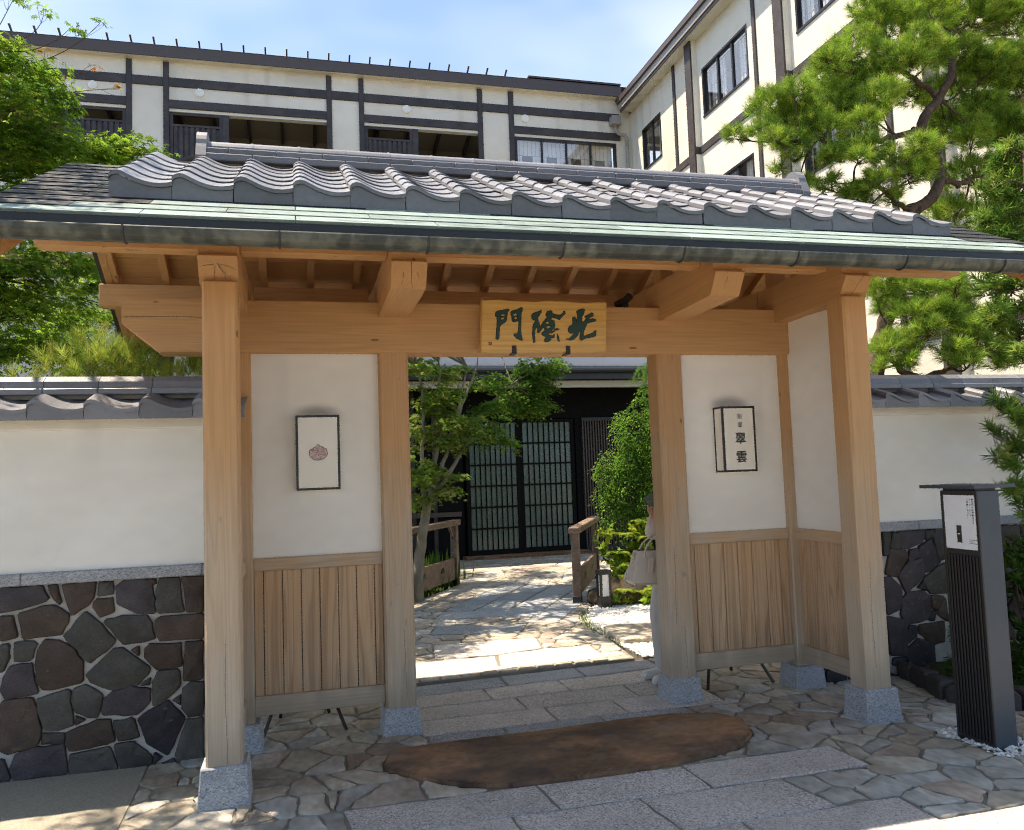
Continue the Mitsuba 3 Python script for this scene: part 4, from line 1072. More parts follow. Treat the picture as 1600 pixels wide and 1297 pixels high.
# ---- garden path behind the step
path = struct('garden_path', None)
ppoly = Polygon([(-1.9, 1.0), (-0.76, 0.994), (0.24, 1.056), (1.06, 1.108), (1.135, 1.84), (1.174, 2.53), (1.285, 3.0), (1.60, 3.62), (2.02, 4.41), (2.55, 5.6), (3.6, 7.6), (3.9, 9.25), (0.9, 9.25), (0.9, 7.6), (0.58, 6.05), (-0.2, 4.75), (-0.75, 3.8), (-1.2, 2.6), (-1.9, 2.0)])
part(path, 'joint_bed', bed(ppoly, -0.06, 0.019), 'm_joint')
pslabs = [Polygon(L) for L in (
    [(-0.366, 2.224), (0.23, 2.215), (0.562, 2.179), (0.489, 1.733), (0.061, 1.64), (-0.436, 1.665)],
    [(0.075, 1.624), (0.496, 1.70), (0.891, 1.677), (0.86, 1.20), (0.349, 1.155), (0.0, 1.206)],
    [(-0.62, 1.62), (0.054, 1.605), (-0.013, 1.206), (0.20, 1.165), (-0.259, 1.10), (-0.69, 1.10)],
    [(-0.195, 3.105), (0.665, 2.843), (0.488, 2.457), (-0.32, 2.708)],
    [(0.024, 3.92), (1.189, 3.564), (1.01, 3.243), (-0.156, 3.504)])]
# diagonal rows of grey slabs over the little bridge
dv = np.array([1.0, 1.62]) / math.hypot(1, 1.62)
nv = np.array([dv[1], -dv[0]])
o = np.array([0.02, 3.97])
for r_, (w0, w1) in enumerate([(0.0, .33), (.34, .70), (.71, 1.08), (1.09, 1.42)]):
    s0 = 0.05 - w0 * 0.42
    cuts = [s0, s0 + 0.75 + 0.2 * (r_ % 2), s0 + 1.55, s0 + 2.25]
    for c0, c1 in zip(cuts[:-1], cuts[1:]):
        pslabs.append(Polygon([o + dv * c0 + nv * w0, o + dv * c1 + nv * w0, o + dv * c1 + nv * w1, o + dv * c0 + nv * w1]).buffer(-0.004))
for k, q in enumerate(pslabs):
    q2 = wobble(q.buffer(-0.005, join_style=2), rp, 0.15, 0.002)
    lay(path, 'granite_slab', q2, 0.028, 0.04, 'm_granite', (float(rp.uniform(.2, .9)), 0.5 if k < 3 else 0.9), rings=3, rough=0.0005, rg=rp)
front = []
a, b = np.array([-0.76, 1.03]), np.array([1.02, 1.15])
free = ppoly.buffer(-0.004).difference(unary_union(pslabs).buffer(0.004))
seeds = [p for p in jittered(-1.9, 3.9, 1.05, 5.0, 0.24, 0.20, rp, 0.4)] + [p for p in jittered(0, 3.9, 5.2, 9.3, 0.36, 0.36, rp, 0.4)]
seeds = [p for p in seeds if free.buffer(0.1).contains(Point(p))]
# a regular front row: the step's edge stones
seeds = [p for p in seeds if p[1] > 1.22 or p[0] < -0.8] + [(-0.72 + k * 0.15, 1.06 + 0.055 * k * 0.15) for k in range(12)]
for q in cells(seeds, free):
    for w in polys(q.buffer(-0.006, join_style=2)):
        if w.area < 0.0012:
            continue
        rr = min(0.014, 0.10 * math.sqrt(w.area))
        w2 = w.buffer(-rr).buffer(rr, quad_segs=2)
        w = w2 if isinstance(w2, Polygon) and not w2.is_empty else w
        w = wobble(w.simplify(0.004), rp, 0.08, 0.004).simplify(0.002)
        lay(path, 'flagstone', w, 0.027 + rp.uniform(-0.003, 0.005), 0.05, 'm_flag', (float(rp.uniform(0, 1)), float(rp.uniform(0.2, 1))), bev=0.006, rough=0.0014, rg=rp, smooth=True)


# ---- pebbles
def pebbles(region, n, z, size, seed, cols, jz=0.01):
    r = np.random.default_rng(seed)
    x0, y0, x1, y1 = region.bounds
    pts = np.c_[r.uniform(x0, x1, n * 3), r.uniform(y0, y1, n * 3)]
    pts = pts[shapely.contains_xy(region, pts[:, 0], pts[:, 1])][:n]
    n = len(pts)
    base = np.array([[1, 0, 0], [.5, .87, 0], [-.5, .87, 0], [-1, 0, 0], [-.5, -.87, 0], [.5, -.87, 0], [.1, .1, .8], [0, 0, -.6]])
    fb = np.array([[k, (k + 1) % 6, 6] for k in range(6)] + [[(k + 1) % 6, k, 7] for k in range(6)])
    s = size * r.uniform(0.6, 1.4, (n, 1, 1)) * r.uniform(0.7, 1.2, (n, 1, 3))
    v = base[None] * s * (1 + r.normal(0, .12, (n, 8, 1)))
    a = r.uniform(0, 6.28, n)
    c, sn = np.cos(a)[:, None], np.sin(a)[:, None]
    v = np.stack([v[..., 0] * c - v[..., 1] * sn, v[..., 0] * sn + v[..., 1] * c, v[..., 2]], -1)
    v = v + np.c_[pts, np.full(n, z) + r.uniform(0, jz, n)][:, None]
    f = (fb[None] + (np.arange(n) * 8)[:, None, None]).reshape(-1, 3)
    col = np.array(cols)[r.integers(len(cols), size=n)] * r.uniform(0.85, 1.1, (n, 1))
    return (v.reshape(-1, 3), f), np.repeat(col, 8, 0)


whites = [(0.72, 0.71, 0.68), (0.64, 0.63, 0.60), (0.78, 0.77, 0.75), (0.55, 0.54, 0.51)]
gp = Polygon([(1.145, 1.12), (1.15, 1.84), (1.19, 2.53), (1.30, 3.0), (1.56, 3.5), (1.9, 3.75), (2.7, 3.4), (2.9, 1.12)])
part(struct('gravel_bed', None), 'base', bed(gp, -0.06, 0.012), 'm_joint')
m, col = pebbles(gp, 16000, 0.016, 0.0135, 5, whites)
struct('gravel', m, 'm_pebble', kind='stuff', color=col)
labels['gravel'].update(label='white gravel beside the garden path')
ss = thing('stepping_stone', 'flat tan stepping stone lying in the white gravel', 'stone')
v, f = stone(wobble(Polygon([(1.231, 2.26), (1.479, 2.28), (1.85, 2.15), (1.75, 1.62), (1.45, 1.56), (1.19, 1.60), (1.14, 1.914)]), rp, .12, .012), 0.07, 0.015, dome=0.004, rings=3, rng=rp, rough=.002)
part(ss, 'slab', (v + [0, 0, 0.0], f), 'm_flag', smooth=True, tone=(0.2, 0.9))

# planter kerb at the right wall
pk = thing('planter_kerb', 'row of dark rough kerb stones edging the planting by the right wall', 'kerb')
kp = [(2.62, 0.0), (2.56, -0.20), (2.50, -0.42), (2.43, -0.64), (2.47, -0.82), (2.66, -0.93), (2.9, -0.95), (3.15, -0.96), (3.4, -0.96), (3.65, -0.97), (3.9, -0.97)]
for (xa, ya), (xb, yb) in zip(kp[:-1], kp[1:]):
    d = np.array([xb - xa, yb - ya])
    L = np.linalg.norm(d)
    ang = math.atan2(d[1], d[0])
    q = wobble(sbox(0.004, -0.06, L - 0.004, 0.06).buffer(-0.02).buffer(0.02, quad_segs=2), rp, 0.08, 0.006)
    v, f = stone(q, 0.13 + rp.uniform(-.015, .02), 0.025, dome=.006, rings=3, rng=rp, rough=.004)
    part(pk, 'stone', bxT(v, f, rotz(ang, (xa, ya, -0.03))), 'm_wallstone', smooth=True, tone=(float(rp.uniform(.4, 1)), .3))
struct('planting_soil', bed(Polygon(kp + [(3.9, -0.02), (2.63, -0.02)]), -0.05, 0.06), 'm_earth')

# ================================================================== INTERCOM POST
it = thing('intercom_post', 'tall black metal intercom post with white notice, right of the gate', 'intercom')
ix0, ix1, iy0, iy1, izt = 1.955, 2.10, -1.455, -1.205, 1.325
part(it, 'body', bx(ix0 + .006, ix1, iy0, iy1, -0.02, izt, 0.003), 'm_paint')
def side_frame(y0, y1, z0, z1, x=ix0, d=.008):
    return bx(x - .0, x + d, y0, y1, z0, z1, .0008)
part(it, 'frame', merge([side_frame(iy0, iy0 + .016, .0, izt), side_frame(iy1 - .016, iy1, .0, izt), side_frame(iy0 + .016, iy1 - .016, izt - .022, izt), side_frame(iy0 + .016, iy1 - .016, .985, 1.012), side_frame(iy0 + .016, iy1 - .016, .0, .03)]), 'm_black')
y = iy0 + .020
k = 0
while y < iy1 - .028:
    part(it, 'slat', bx(ix0 - .005, ix0 + .0058, y, y + .0105, .032, .983, .001), 'm_black')
    y += .0212
nt = part(it, 'notice', bx(ix0 + .0035, ix0 + .0058, iy0 + .017, iy1 - .017, 1.014, izt - .024), 'm_panelwhite', label='white notice panel with Japanese lettering and intercom')
xi = ix0 + .0035
part(it, 'handset_panel', bx(xi - .004, xi, -1.336, -1.305, 1.048, 1.140, .001), 'm_black')
part(it, 'speaker_grille', merge([bx(xi - .0052, xi - .0041, -1.330, -1.311, 1.112 + a, 1.114 + a) for a in (0, .005, .010, .015)]), 'm_brownmetal')
part(it, 'call_button', bx(xi - .0055, xi - .0041, -1.328, -1.313, 1.092, 1.098), 'm_panelwhite')


def to_side(v, f):
    """text built in x-z facing -y -> onto the face that looks to -x"""
    v = np.asarray(v)
    return np.stack([v[:, 1], -v[:, 0], v[:, 2]], 1), f


def write_side(cols, y_right, ztop, size, step, gap):
    out = []
    for c, chars in enumerate(cols):
        for k, ch in enumerate(chars):
            for rings in GLYPHS[ch]:
                s = size / 100.0
                cx = -(y_right + c * gap)
                rr = [[((a - 50) * s + cx, (b - 110) * s + ztop - k * step) for a, b in r] for r in rings]
                out += flat(rr, xi - .0008, xi)
    return to_side(*merge(out).mesh())


part(it, 'japanese_lettering', write_side(['御用件のお客様各位は', 'インターホンを', 'ご連絡ください。'], -1.420, 1.286, 0.0115, 0.0135, 0.0165), 'm_ink')
tx = []
for k, line in enumerate(('Should you need', 'assistance,', 'push the button.')):
    tm = meshkit.text_mesh(line, 0.0052, 0.0006)
    v = np.array(tm.vertices)
    tx.append((np.stack([xi - .0001 - v[:, 2], 1e-9 - v[:, 0] - 1.383, v[:, 1] + 1.064 - k * 0.0098], 1), np.array(tm.faces)))
part(it, 'english_lettering', merge(tx), 'm_ink')
part(it, 'neck', bx(1.965, 2.095, -1.44, -1.215, izt + .0005, izt + .012), 'm_black')
part(it, 'cap', bx(1.925, 2.19, -1.475, -1.085, izt + .0125, izt + .030, .0015), 'm_paint')
m, col = pebbles(sbox(1.90, -1.56, 2.22, -1.10).difference(sbox(ix0, iy0, ix1, iy1)), 420, 0.0, 0.011, 6, whites)
struct('base_gravel', m, 'm_pebble', kind='stuff', color=col)
labels['base_gravel'].update(label='white gravel ring around the foot of the black post')
# ================================================================== PLANTS
def frame_from(nrm, tip):
    n = nrm / (np.linalg.norm(nrm, axis=1, keepdims=True) + 1e-9)
    t = tip - n * np.sum(tip * n, 1, keepdims=True)
    t /= np.linalg.norm(t, axis=1, keepdims=True) + 1e-9
    return np.cross(n, t), t, n        # side, tip direction, normal


def leaves(pos, nrm, tip, size, tmpl, cols):
    tv_, tf = tmpl
    a, b, c = frame_from(nrm, tip)
    s = size[:, None, None]
    v = pos[:, None] + s * (tv_[None, :, 0:1] * a[:, None] + tv_[None, :, 1:2] * b[:, None] + tv_[None, :, 2:3] * c[:, None])
    n, k = len(pos), len(tv_)
    f = (tf[None] + (np.arange(n) * k)[:, None, None]).reshape(-1, 3)
    return (v.reshape(-1, 3), f), np.repeat(cols, k, 0)


def maple_template(lobes=5, width=0.15):
    v, f = [[0, 0, 0]], []
    spec = {5: [(-104, .62), (-52, .9), (0, 1.0), (52, .9), (104, .62)], 3: [(-62, .8), (0, 1.0), (62, .8)]}[lobes]
    for a, L in spec:
        a = math.radians(a)
        d = np.array([math.sin(a), math.cos(a)])
        s = np.array([d[1], -d[0]])
        i = len(v)
        m = d * L * 0.42
        v += [[*(m - s * width), -.03], [*(d * L), -.16 * L], [*(m + s * width), -.03]]
        f += [[0, i + 1, i], [0, i + 2, i + 1]]
    return np.array(v, float), np.array(f)


def oval_template():
    v = np.array([[0, 0, 0], [-.24, .42, .04], [0, 1, -.12], [.24, .42, .04], [0, .45, -.02]], float)
    return v, np.array([[0, 4, 1], [1, 4, 2], [4, 3, 2], [0, 3, 4]])


def blade_template(w=0.09):
    v = np.array([[-w * .6, 0, 0], [w * .6, 0, 0], [-w, .5, .02], [w, .5, .02], [0, 1, -.06]], float)
    return v, np.array([[0, 1, 3], [0, 3, 2], [2, 3, 4]])


def pick(r, pal, n, jit=0.16):
    c = np.array(pal)[r.integers(len(pal), size=n)]
    return np.clip(c * (1 + r.normal(0, jit, (n, 1))) * (1 + r.normal(0, .04, (n, 3))), 0.004, 0.9)


def sprays(pads, r, per_vol, spray_r, nleaf, leaf, tmpl, pal, droop=0.55, flatz=0.75, tips=None):
    """foliage in layered fans: each fan hangs outward from its pad"""
    P, N, Tp, S, Cc = [], [], [], [], []
    for (x, y, z, R) in pads:
        n = max(3, int(per_vol * (R / 0.2) ** 2))
        for _ in range(n):
            d = r.normal(0, 1, 3)
            d /= np.linalg.norm(d)
            c = np.array([x, y, z]) + d * R * r.uniform(.15, .95) ** .6 * [1, 1, flatz]
            out = np.array([d[0], d[1], 0]) + r.normal(0, .35, 3) * [1, 1, 0]
            out /= np.linalg.norm(out) + 1e-6
            sr = spray_r * r.uniform(.6, 1.2)
            k = int(nleaf * r.uniform(.6, 1.3))
            u = r.uniform(-.4, 1, k)
            w = r.normal(0, .42, k)
            side = np.array([-out[1], out[0], 0])
            p = c + sr * (u[:, None] * out + w[:, None] * side)
            p[:, 2] += -droop * sr * np.abs(u) ** 2 - 0.25 * sr * w ** 2 + r.normal(0, .10 * sr, k)
            nn = np.array([0, 0, 1.0]) + out * (0.35 + 0.5 * np.clip(u, 0, 1))[:, None] + r.normal(0, .33, (k, 3))
            tt = out * .9 + side * (w * .9)[:, None] + r.normal(0, .3, (k, 3)) + [0, 0, -.45]
            P.append(p); N.append(nn); Tp.append(tt)
            S.append(leaf * r.uniform(.65, 1.2, k))
            cc = pick(r, pal, 1, .2)
            Cc.append(np.clip(cc * (1 + r.normal(0, .14, (k, 1))), .004, .9))
    return leaves(np.vstack(P), np.vstack(N), np.vstack(Tp), np.concatenate(S), tmpl, np.vstack(Cc))


def tufts(pads, r, per_vol, length, nneedle, width, pal, flatz=0.6, up=0.7, spread=0.75, shell=0.5):
    """pine: bottle-brush tufts of long thin needles"""
    Pc, D = [], []
    for (x, y, z, R) in pads:
        n = max(4, int(per_vol * (R / 0.25) ** 2))
        d = r.normal(0, 1, (n, 3))
        d /= np.linalg.norm(d, axis=1, keepdims=True)
        d[:, 2] = np.abs(d[:, 2]) * np.where(r.random(n) < .72, 1, -1)
        rad = R * (shell + (1 - shell) * r.random((n, 1)))
        Pc.append(np.array([x, y, z]) + d * rad * [1, 1, flatz])
        dd = d * [1, 1, .6] + [0, 0, up] + r.normal(0, .25, (n, 3))
        D.append(dd / np.linalg.norm(dd, axis=1, keepdims=True))
    Pc, D = np.vstack(Pc), np.vstack(D)
    n, m = len(Pc), nneedle
    tcol = pick(r, pal, n, .17)
    q = r.normal(0, 1, (n, m, 3))
    q -= D[:, None] * np.sum(q * D[:, None], -1, keepdims=True)
    q /= np.linalg.norm(q, axis=-1, keepdims=True)
    t = r.random((n, m, 1))
    base = Pc[:, None] + D[:, None] * (t - .45) * length * 0.9
    nd = D[:, None] * (0.55 + 0.45 * t) + q * spread * r.uniform(.6, 1.2, (n, m, 1))
    nd /= np.linalg.norm(nd, axis=-1, keepdims=True)
    L = length * r.uniform(.75, 1.15, (n, m, 1))
    tip = base + nd * L
    tip[..., 2] -= 0.06 * L[..., 0]
    s = np.cross(nd, r.normal(0, 1, (n, m, 3)))
    s /= np.linalg.norm(s, axis=-1, keepdims=True) + 1e-9
    v = np.stack([base - s * width, base + s * width, tip], 2).reshape(-1, 3)
    f = np.arange(len(v)).reshape(-1, 3)
    col = np.repeat(np.clip(tcol[:, None] * (0.86 + .28 * r.random((n, m, 1))), .004, .9).reshape(-1, 3), 3, 0)
    return (v, f), col, Pc


def join(*ms):
    m = MB()
    cs = []
    for (v, f), c in ms:
        m.add(v, f)
        cs.append(c)
    return m.mesh(), np.vstack(cs)


def limb(t, name, pts, r0, r1, n=14, sides=7, pale=0.2, r=None, wob=0.0):
    p = spline(pts, n)
    if r is not None and wob:
        p[1:-1] += r.normal(0, wob, p[1:-1].shape)
    return part(t, name, tube(p, np.linspace(r0, r1, n), sides), 'm_bark', smooth=True, tone=(pale, 0.5))


def twigs(pads, anchors, r, r0=0.02, n=9, k=3):
    """limbs from the nearest anchor to each pad, forking inside it"""
    m = MB()
    A = np.array(anchors, float)
    for (x, y, z, R) in pads:
        c = np.array([x, y, z])
        a = A[np.argmin(np.linalg.norm((A - c) * [1, 1, 1.3], axis=1))]
        mid = (a + c) / 2 + r.normal(0, .05, 3) + [0, 0, -.04]
        p = spline([a, mid, c - [0, 0, R * .25]], n)
        m.add(*tube(p, np.linspace(r0, r0 * .45, n), 5))
        for _ in range(k):
            d = r.normal(0, 1, 3) * [1, 1, .45]
            d /= np.linalg.norm(d)
            e = c + d * R * .85
            q = spline([p[-3], (p[-1] + e) / 2 + r.normal(0, .02, 3), e], 6)
            m.add(*tube(q, np.linspace(r0 * .4, r0 * .12, 6), 4))
    return m


# ---- maple over the left wall
MAPLE_L = [(-3.53,1.2,4.59,0.2),(-3.38,1.5,4.64,0.2),(-3.35,1.2,4.21,0.22),(-3.25,1.5,4.41,0.17),(-3.26,1.8,4.7,0.11),(-3.44,1.4,3.96,0.25),(-3.2,1.4,4.01,0.21),(-3.1,1.8,4.1,0.24),(-2.92,2.0,4.23,0.19),(-2.72,2.0,4.23,0.17),(-2.61,2.1,4.26,0.1),(-3.31,1.6,3.79,0.24),(-3.15,2.2,4.07,0.2),(-3.75,1.4,4.18,0.27),(-3.78,1.4,3.62,0.32),(-3.42,1.4,3.08,0.23),(-3.25,1.7,3.26,0.2),(-3.1,2.0,3.24,0.17),(-3.06,2.2,3.13,0.15),(-3.4,1.5,2.82,0.22),(-3.29,2.0,2.98,0.2),(-3.44,1.5,2.54,0.18),(-3.35,2.0,2.68,0.18),(-3.24,2.4,2.91,0.15),(-3.14,2.6,3.0,0.12),(-3.06,2.8,3.1,0.1),(-3.17,2.2,2.61,0.11),(-3.7,1.3,3.04,0.26),(-3.69,1.3,2.51,0.26),(-3.46,1.4,3.4,0.18)]
r = np.random.default_rng(31)
mt = thing('maple_tree', 'big green maple tree leaning over the left wall and the roof corner', 'tree')
trunk = [(-4.5, 1.9, -0.05), (-4.45, 1.8, 1.2), (-4.25, 1.7, 2.4), (-4.1, 1.6, 3.6), (-4.0, 1.4, 4.8), (-3.9, 1.2, 5.9)]
limb(mt, 'trunk', trunk, 0.13, 0.05, 24, 9, r=r, wob=.01)
shade = [(-3.35, -0.75, 5.0, .42), (-3.45, -0.1, 5.3, .5), (-4.1, -0.4, 5.2, .6), (-4.9, -0.6, 4.6, .6), (-3.6, -1.3, 4.6, .4), (-4.2, -1.3, 5.1, .5), (-3.7, -.6, 4.2, .3)]
anch = spline(trunk, 12)[4:]
orange = [(-2.93, 1.6, 4.72, .05), (-2.80, 1.8, 4.66, .03), (-3.28, 1.6, 4.80, .04)]
sprig = [(-3.30, 1.0, 4.88, .06), (-3.12, 1.0, 4.82, .05), (-2.95, 1.05, 4.74, .05), (-2.78, 1.05, 4.77, .035)]
allp = MAPLE_L + shade
part(mt, 'twigs', twigs(orange + sprig, [(-3.38, 1.5, 4.64), (-3.53, 1.2, 4.59), (-3.25, 1.5, 4.41)], r, .004, 9, 2), 'm_bark', smooth=True, tone=(.2, .5), kind='stuff')
part(mt, 'branches', twigs(allp, anch, r, .016), 'm_bark', smooth=True, tone=(0.2, .5), kind='stuff')
greens = [(0.17, 0.29, 0.030), (0.21, 0.34, 0.036), (0.135, 0.245, 0.030), (0.29, 0.40, 0.045), (0.11, 0.205, 0.03)]
m1, c1 = sprays(MAPLE_L, r, 24, .18, 26, .042, maple_template(5), greens)
m2, c2 = sprays(shade, r, 5.5, .22, 26, .05, maple_template(3, .2), greens)
m5, c5 = sprays(sprig, r, 60, .07, 9, .034, maple_template(5), greens[:2])
m3, c3 = sprays(orange, r, 40, .04, 6, .026, maple_template(5), [(0.30, .14, .03), (0.26, .17, .03)])
cm, cc = join((m1, c1), (m2, c2), (m3, c3), (m5, c5))
part(mt, 'crown', cm, 'm_leaf', color=cc)

# ---- bright young pine behind the left wall
YPINE = [(-2.92,0.42,2.22,0.08),(-2.8,0.42,2.29,0.1),(-2.66,0.42,2.35,0.1),(-2.62,0.42,2.25,0.11),(-2.5,0.42,2.27,0.1),(-2.37,0.42,2.25,0.09),(-2.17,0.42,2.25,0.11),(-2.07,0.42,2.23,0.1),(-3.04,0.42,2.14,0.08),(-2.73,0.42,2.18,0.09)]
yp = thing('young_pine', 'pale green young pine shoots rising just behind the left wall cap', 'shrub')
limb(yp, 'stem', [(-2.55, .62, 0.0), (-2.5, .55, 1.2), (-2.55, .48, 2.1)], .03, .012, 10, 6)
YPINE = [(x, y, z, R * 1.2) for x, y, z, R in YPINE] + [(x + .1, y + .10, z - .08, R * 1.2) for x, y, z, R in YPINE]
m, c, _ = tufts(YPINE, r, 75, .085, 40, .0018, [(0.38, 0.46, 0.08), (0.30, 0.42, 0.07), (0.44, 0.50, 0.12)], flatz=1.0, up=1.3, spread=.55)
part(yp, 'needles', m, 'm_needle', color=c)

# ---- the large pine on the right
PINE_R = [(4.62,4.2,6.22,0.32),(4.5,4.2,5.86,0.22),(5.04,4.2,6.04,0.36),(4.78,4.0,5.63,0.25),(5.7,4.4,6.45,0.39),(5.27,4.0,5.84,0.3),(6.12,4.4,7.22,0.41),(5.59,4.2,6.88,0.26),(6.24,4.4,6.77,0.36),(6.74,4.4,7.66,0.45),(7.41,4.4,7.92,0.46),(8.41,4.6,8.2,0.53),(9.22,4.6,8.04,0.49),(6.45,4.0,6.91,0.36),(6.98,4.0,7.05,0.32),(7.91,4.4,7.3,0.37),(6.03,3.8,6.28,0.3),(7.08,4.4,6.66,0.25),(8.68,4.6,7.28,0.44),(8.96,4.4,6.91,0.44),(8.18,4.4,6.56,0.32),(8.51,4.2,6.21,0.31),(7.62,4.0,5.92,0.25),(5.63,3.8,5.52,0.28),(5.19,3.8,5.41,0.2),(5.89,3.6,5.33,0.25),(5.68,3.6,5.03,0.21),(6.08,3.4,5.06,0.24),(6.49,3.6,5.5,0.22),(5.44,3.8,4.96,0.16),(5.22,4.0,5.1,0.15),(5.9,3.6,4.83,0.16),(7.59,4.4,6.23,0.28),(5.12,4.4,5.28,0.14),(4.79,4.4,5.44,0.12),(5.05,2.8,3.54,0.22),(5.26,2.6,3.42,0.24),(5.61,2.6,3.51,0.23),(5.15,2.6,3.13,0.21),(5.35,2.4,3.09,0.24),(5.36,3.2,3.33,0.18),(5.85,2.6,3.29,0.19),(5.11,2.4,2.81,0.21),(4.7,2.4,2.7,0.18),(5.63,2.4,2.88,0.2),(5.33,2.2,2.64,0.18),(5.96,2.4,2.74,0.21),(6.43,2.8,3.11,0.23),(4.52,2.4,2.49,0.1),(4.89,2.4,2.56,0.14),(6.3,2.4,2.6,0.19)]
pt = thing('pine_tree', 'tall spreading pine with dark crooked trunk beside the sunlit building wing', 'tree')
ptrunk = [(4.75, 2.9, -0.05), (4.85, 2.9, 1.4), (5.04, 3.0, 2.70), (5.21, 3.1, 3.08), (5.51, 3.3, 3.43), (5.85, 3.5, 4.2), (6.07, 3.6, 4.60), (6.42, 3.7, 4.80), (6.70, 3.7, 5.02), (6.79, 3.8, 5.49), (6.68, 3.9, 5.9), (6.96, 4.0, 6.28), (7.51, 4.2, 6.88), (7.72, 4.3, 7.6)]
limb(pt, 'trunk', ptrunk, .115, .05, 60, 10, r=r, wob=.012)
PINE_R += [(x + r.normal(0, .16), y + r.normal(0, .2), z + r.normal(0, .10), R * .75) for x, y, z, R in PINE_R]
PINE_R += [(8.2 + r.uniform(-.7, .9), 4.3 + r.normal(0, .3), r.uniform(4.6, 7.2), .4) for _ in range(16)]
sp_ = spline(ptrunk, 60)
br = [[(6.66, 3.9, 5.9), (6.28, 3.9, 5.80), (5.92, 3.9, 5.69), (5.45, 4.0, 5.70), (5.0, 4.1, 5.75)],
      [(6.5, 3.7, 4.85), (6.1, 3.6, 4.70), (5.8, 3.6, 4.9), (5.5, 3.8, 5.1)],
      [(6.79, 3.8, 5.3), (7.2, 3.9, 5.2), (7.6, 4.1, 5.35), (8.0, 4.3, 5.5)],
      [(7.2, 4.1, 6.5), (6.6, 4.2, 6.9), (6.0, 4.3, 7.0)],
      [(7.5, 4.2, 6.9), (7.9, 4.4, 6.8), (8.4, 4.5, 6.6)],
      [(5.1, 3.0, 2.8), (5.5, 2.8, 2.45), (5.9, 2.6, 2.60), (6.4, 2.5, 2.7)],
      [(5.35, 3.2, 3.2), (5.8, 2.9, 3.25), (6.2, 2.7, 3.0), (6.6, 2.6, 3.05)]]
an = [p for b in br for p in spline(b, 10)] + list(sp_[24:])
for b in br:
    limb(pt, 'limb', b, .045, .018, 20, 7, r=r, wob=.016)
part(pt, 'branches', twigs(PINE_R, an, r, .016, 9, 7), 'm_bark', smooth=True, tone=(.2, .5), kind='stuff')
pg = [(0.25, 0.38, 0.05), (0.31, 0.44, 0.055), (0.20, 0.32, 0.045), (0.37, 0.48, 0.075), (0.15, 0.245, 0.04)]
m, c, tp = tufts(PINE_R, r, 85, .115, 44, .0023, pg, flatz=.66)
part(pt, 'needles', m, 'm_needle', color=c)

# ---- podocarpus in front of the right wall
PODO = [(4.47,0.6,4.04,0.13),(4.65,0.6,4.14,0.15),(4.24,0.5,3.74,0.13),(4.48,0.5,3.75,0.15),(4.19,0.5,3.51,0.12),(4.42,0.5,3.49,0.14),(4.23,0.4,3.32,0.11),(4.42,0.4,3.27,0.14),(4.03,0.4,2.91,0.13),(4.25,0.4,2.89,0.16),(4.0,0.3,2.65,0.13),(4.18,0.3,2.49,0.16),(4.26,0.3,2.71,0.14),(3.12,-0.5,1.9,0.05),(3.22,-0.5,1.82,0.08),(2.97,-0.6,1.66,0.06),(3.09,-0.6,1.6,0.08),(2.98,-0.6,1.51,0.05),(3.13,-0.6,1.47,0.08),(3.09,-0.6,1.3,0.08),(3.16,-0.6,1.17,0.09),(3.32,-0.5,1.77,0.1),(3.74,-0.2,2.21,0.12)]
po = thing('narrow_leaved_tree', 'evergreen tree with long narrow leaves at the right edge over the white wall', 'tree')
ptk = [(4.0, -0.45, -0.05), (3.95, -0.42, .7), (3.9, -0.3, 1.5), (4.25, 0.15, 2.5), (4.4, .3, 3.2), (4.6, .5, 4.1)]
limb(po, 'trunk', ptk, .06, .025, 30, 8, r=r, wob=.008)
part(po, 'branches', twigs(PODO, spline(ptk, 30)[5:], r, .011, 8, 4), 'm_bark', smooth=True, tone=(.2, .5), kind='stuff')
def whorls(pads, r, per, n, leaf, tmpl, pal, up=.6, flatz=.9):
    P, N, Tp, S, Cc = [], [], [], [], []
    for (x, y, z, R) in pads:
        k = max(3, int(per * (R / .15) ** 2))
        d = r.normal(0, 1, (k, 3)); d /= np.linalg.norm(d, axis=1, keepdims=True)
        c = np.array([x, y, z]) + d * R * (r.random((k, 1)) ** .5) * [1, 1, flatz]
        ax = d * [1, 1, .5] + [0, 0, up]; ax /= np.linalg.norm(ax, axis=1, keepdims=True)
        q = r.normal(0, 1, (k, n, 3)); q -= ax[:, None] * np.sum(q * ax[:, None], -1, keepdims=True); q /= np.linalg.norm(q, axis=-1, keepdims=True)
        t = r.random((k, n, 1))
        base = c[:, None] + ax[:, None] * (t - .6) * leaf * 1.0
        dr_ = ax[:, None] * (.25 + .7 * t) + q * .8 + [0, 0, -.1]
        nn = ax[:, None] * .7 - q * .5 + r.normal(0, .2, (k, n, 3))
        P.append(base.reshape(-1, 3)); N.append(nn.reshape(-1, 3)); Tp.append(dr_.reshape(-1, 3))
        S.append(leaf * r.uniform(.7, 1.15, k * n)); Cc.append(np.repeat(pick(r, pal, k, .2), n, 0) * (.85 + .3 * r.random((k * n, 1))))
    return leaves(np.vstack(P), np.vstack(N), np.vstack(Tp), np.concatenate(S), tmpl, np.clip(np.vstack(Cc), .004, .9))


m, c = whorls(PODO, r, 30, 26, .09, blade_template(.055), [(0.13, .23, .04), (.17, .28, .05), (.10, .18, .036), (.24, .33, .06)])
part(po, 'leaves', m, 'm_leaf', color=c)

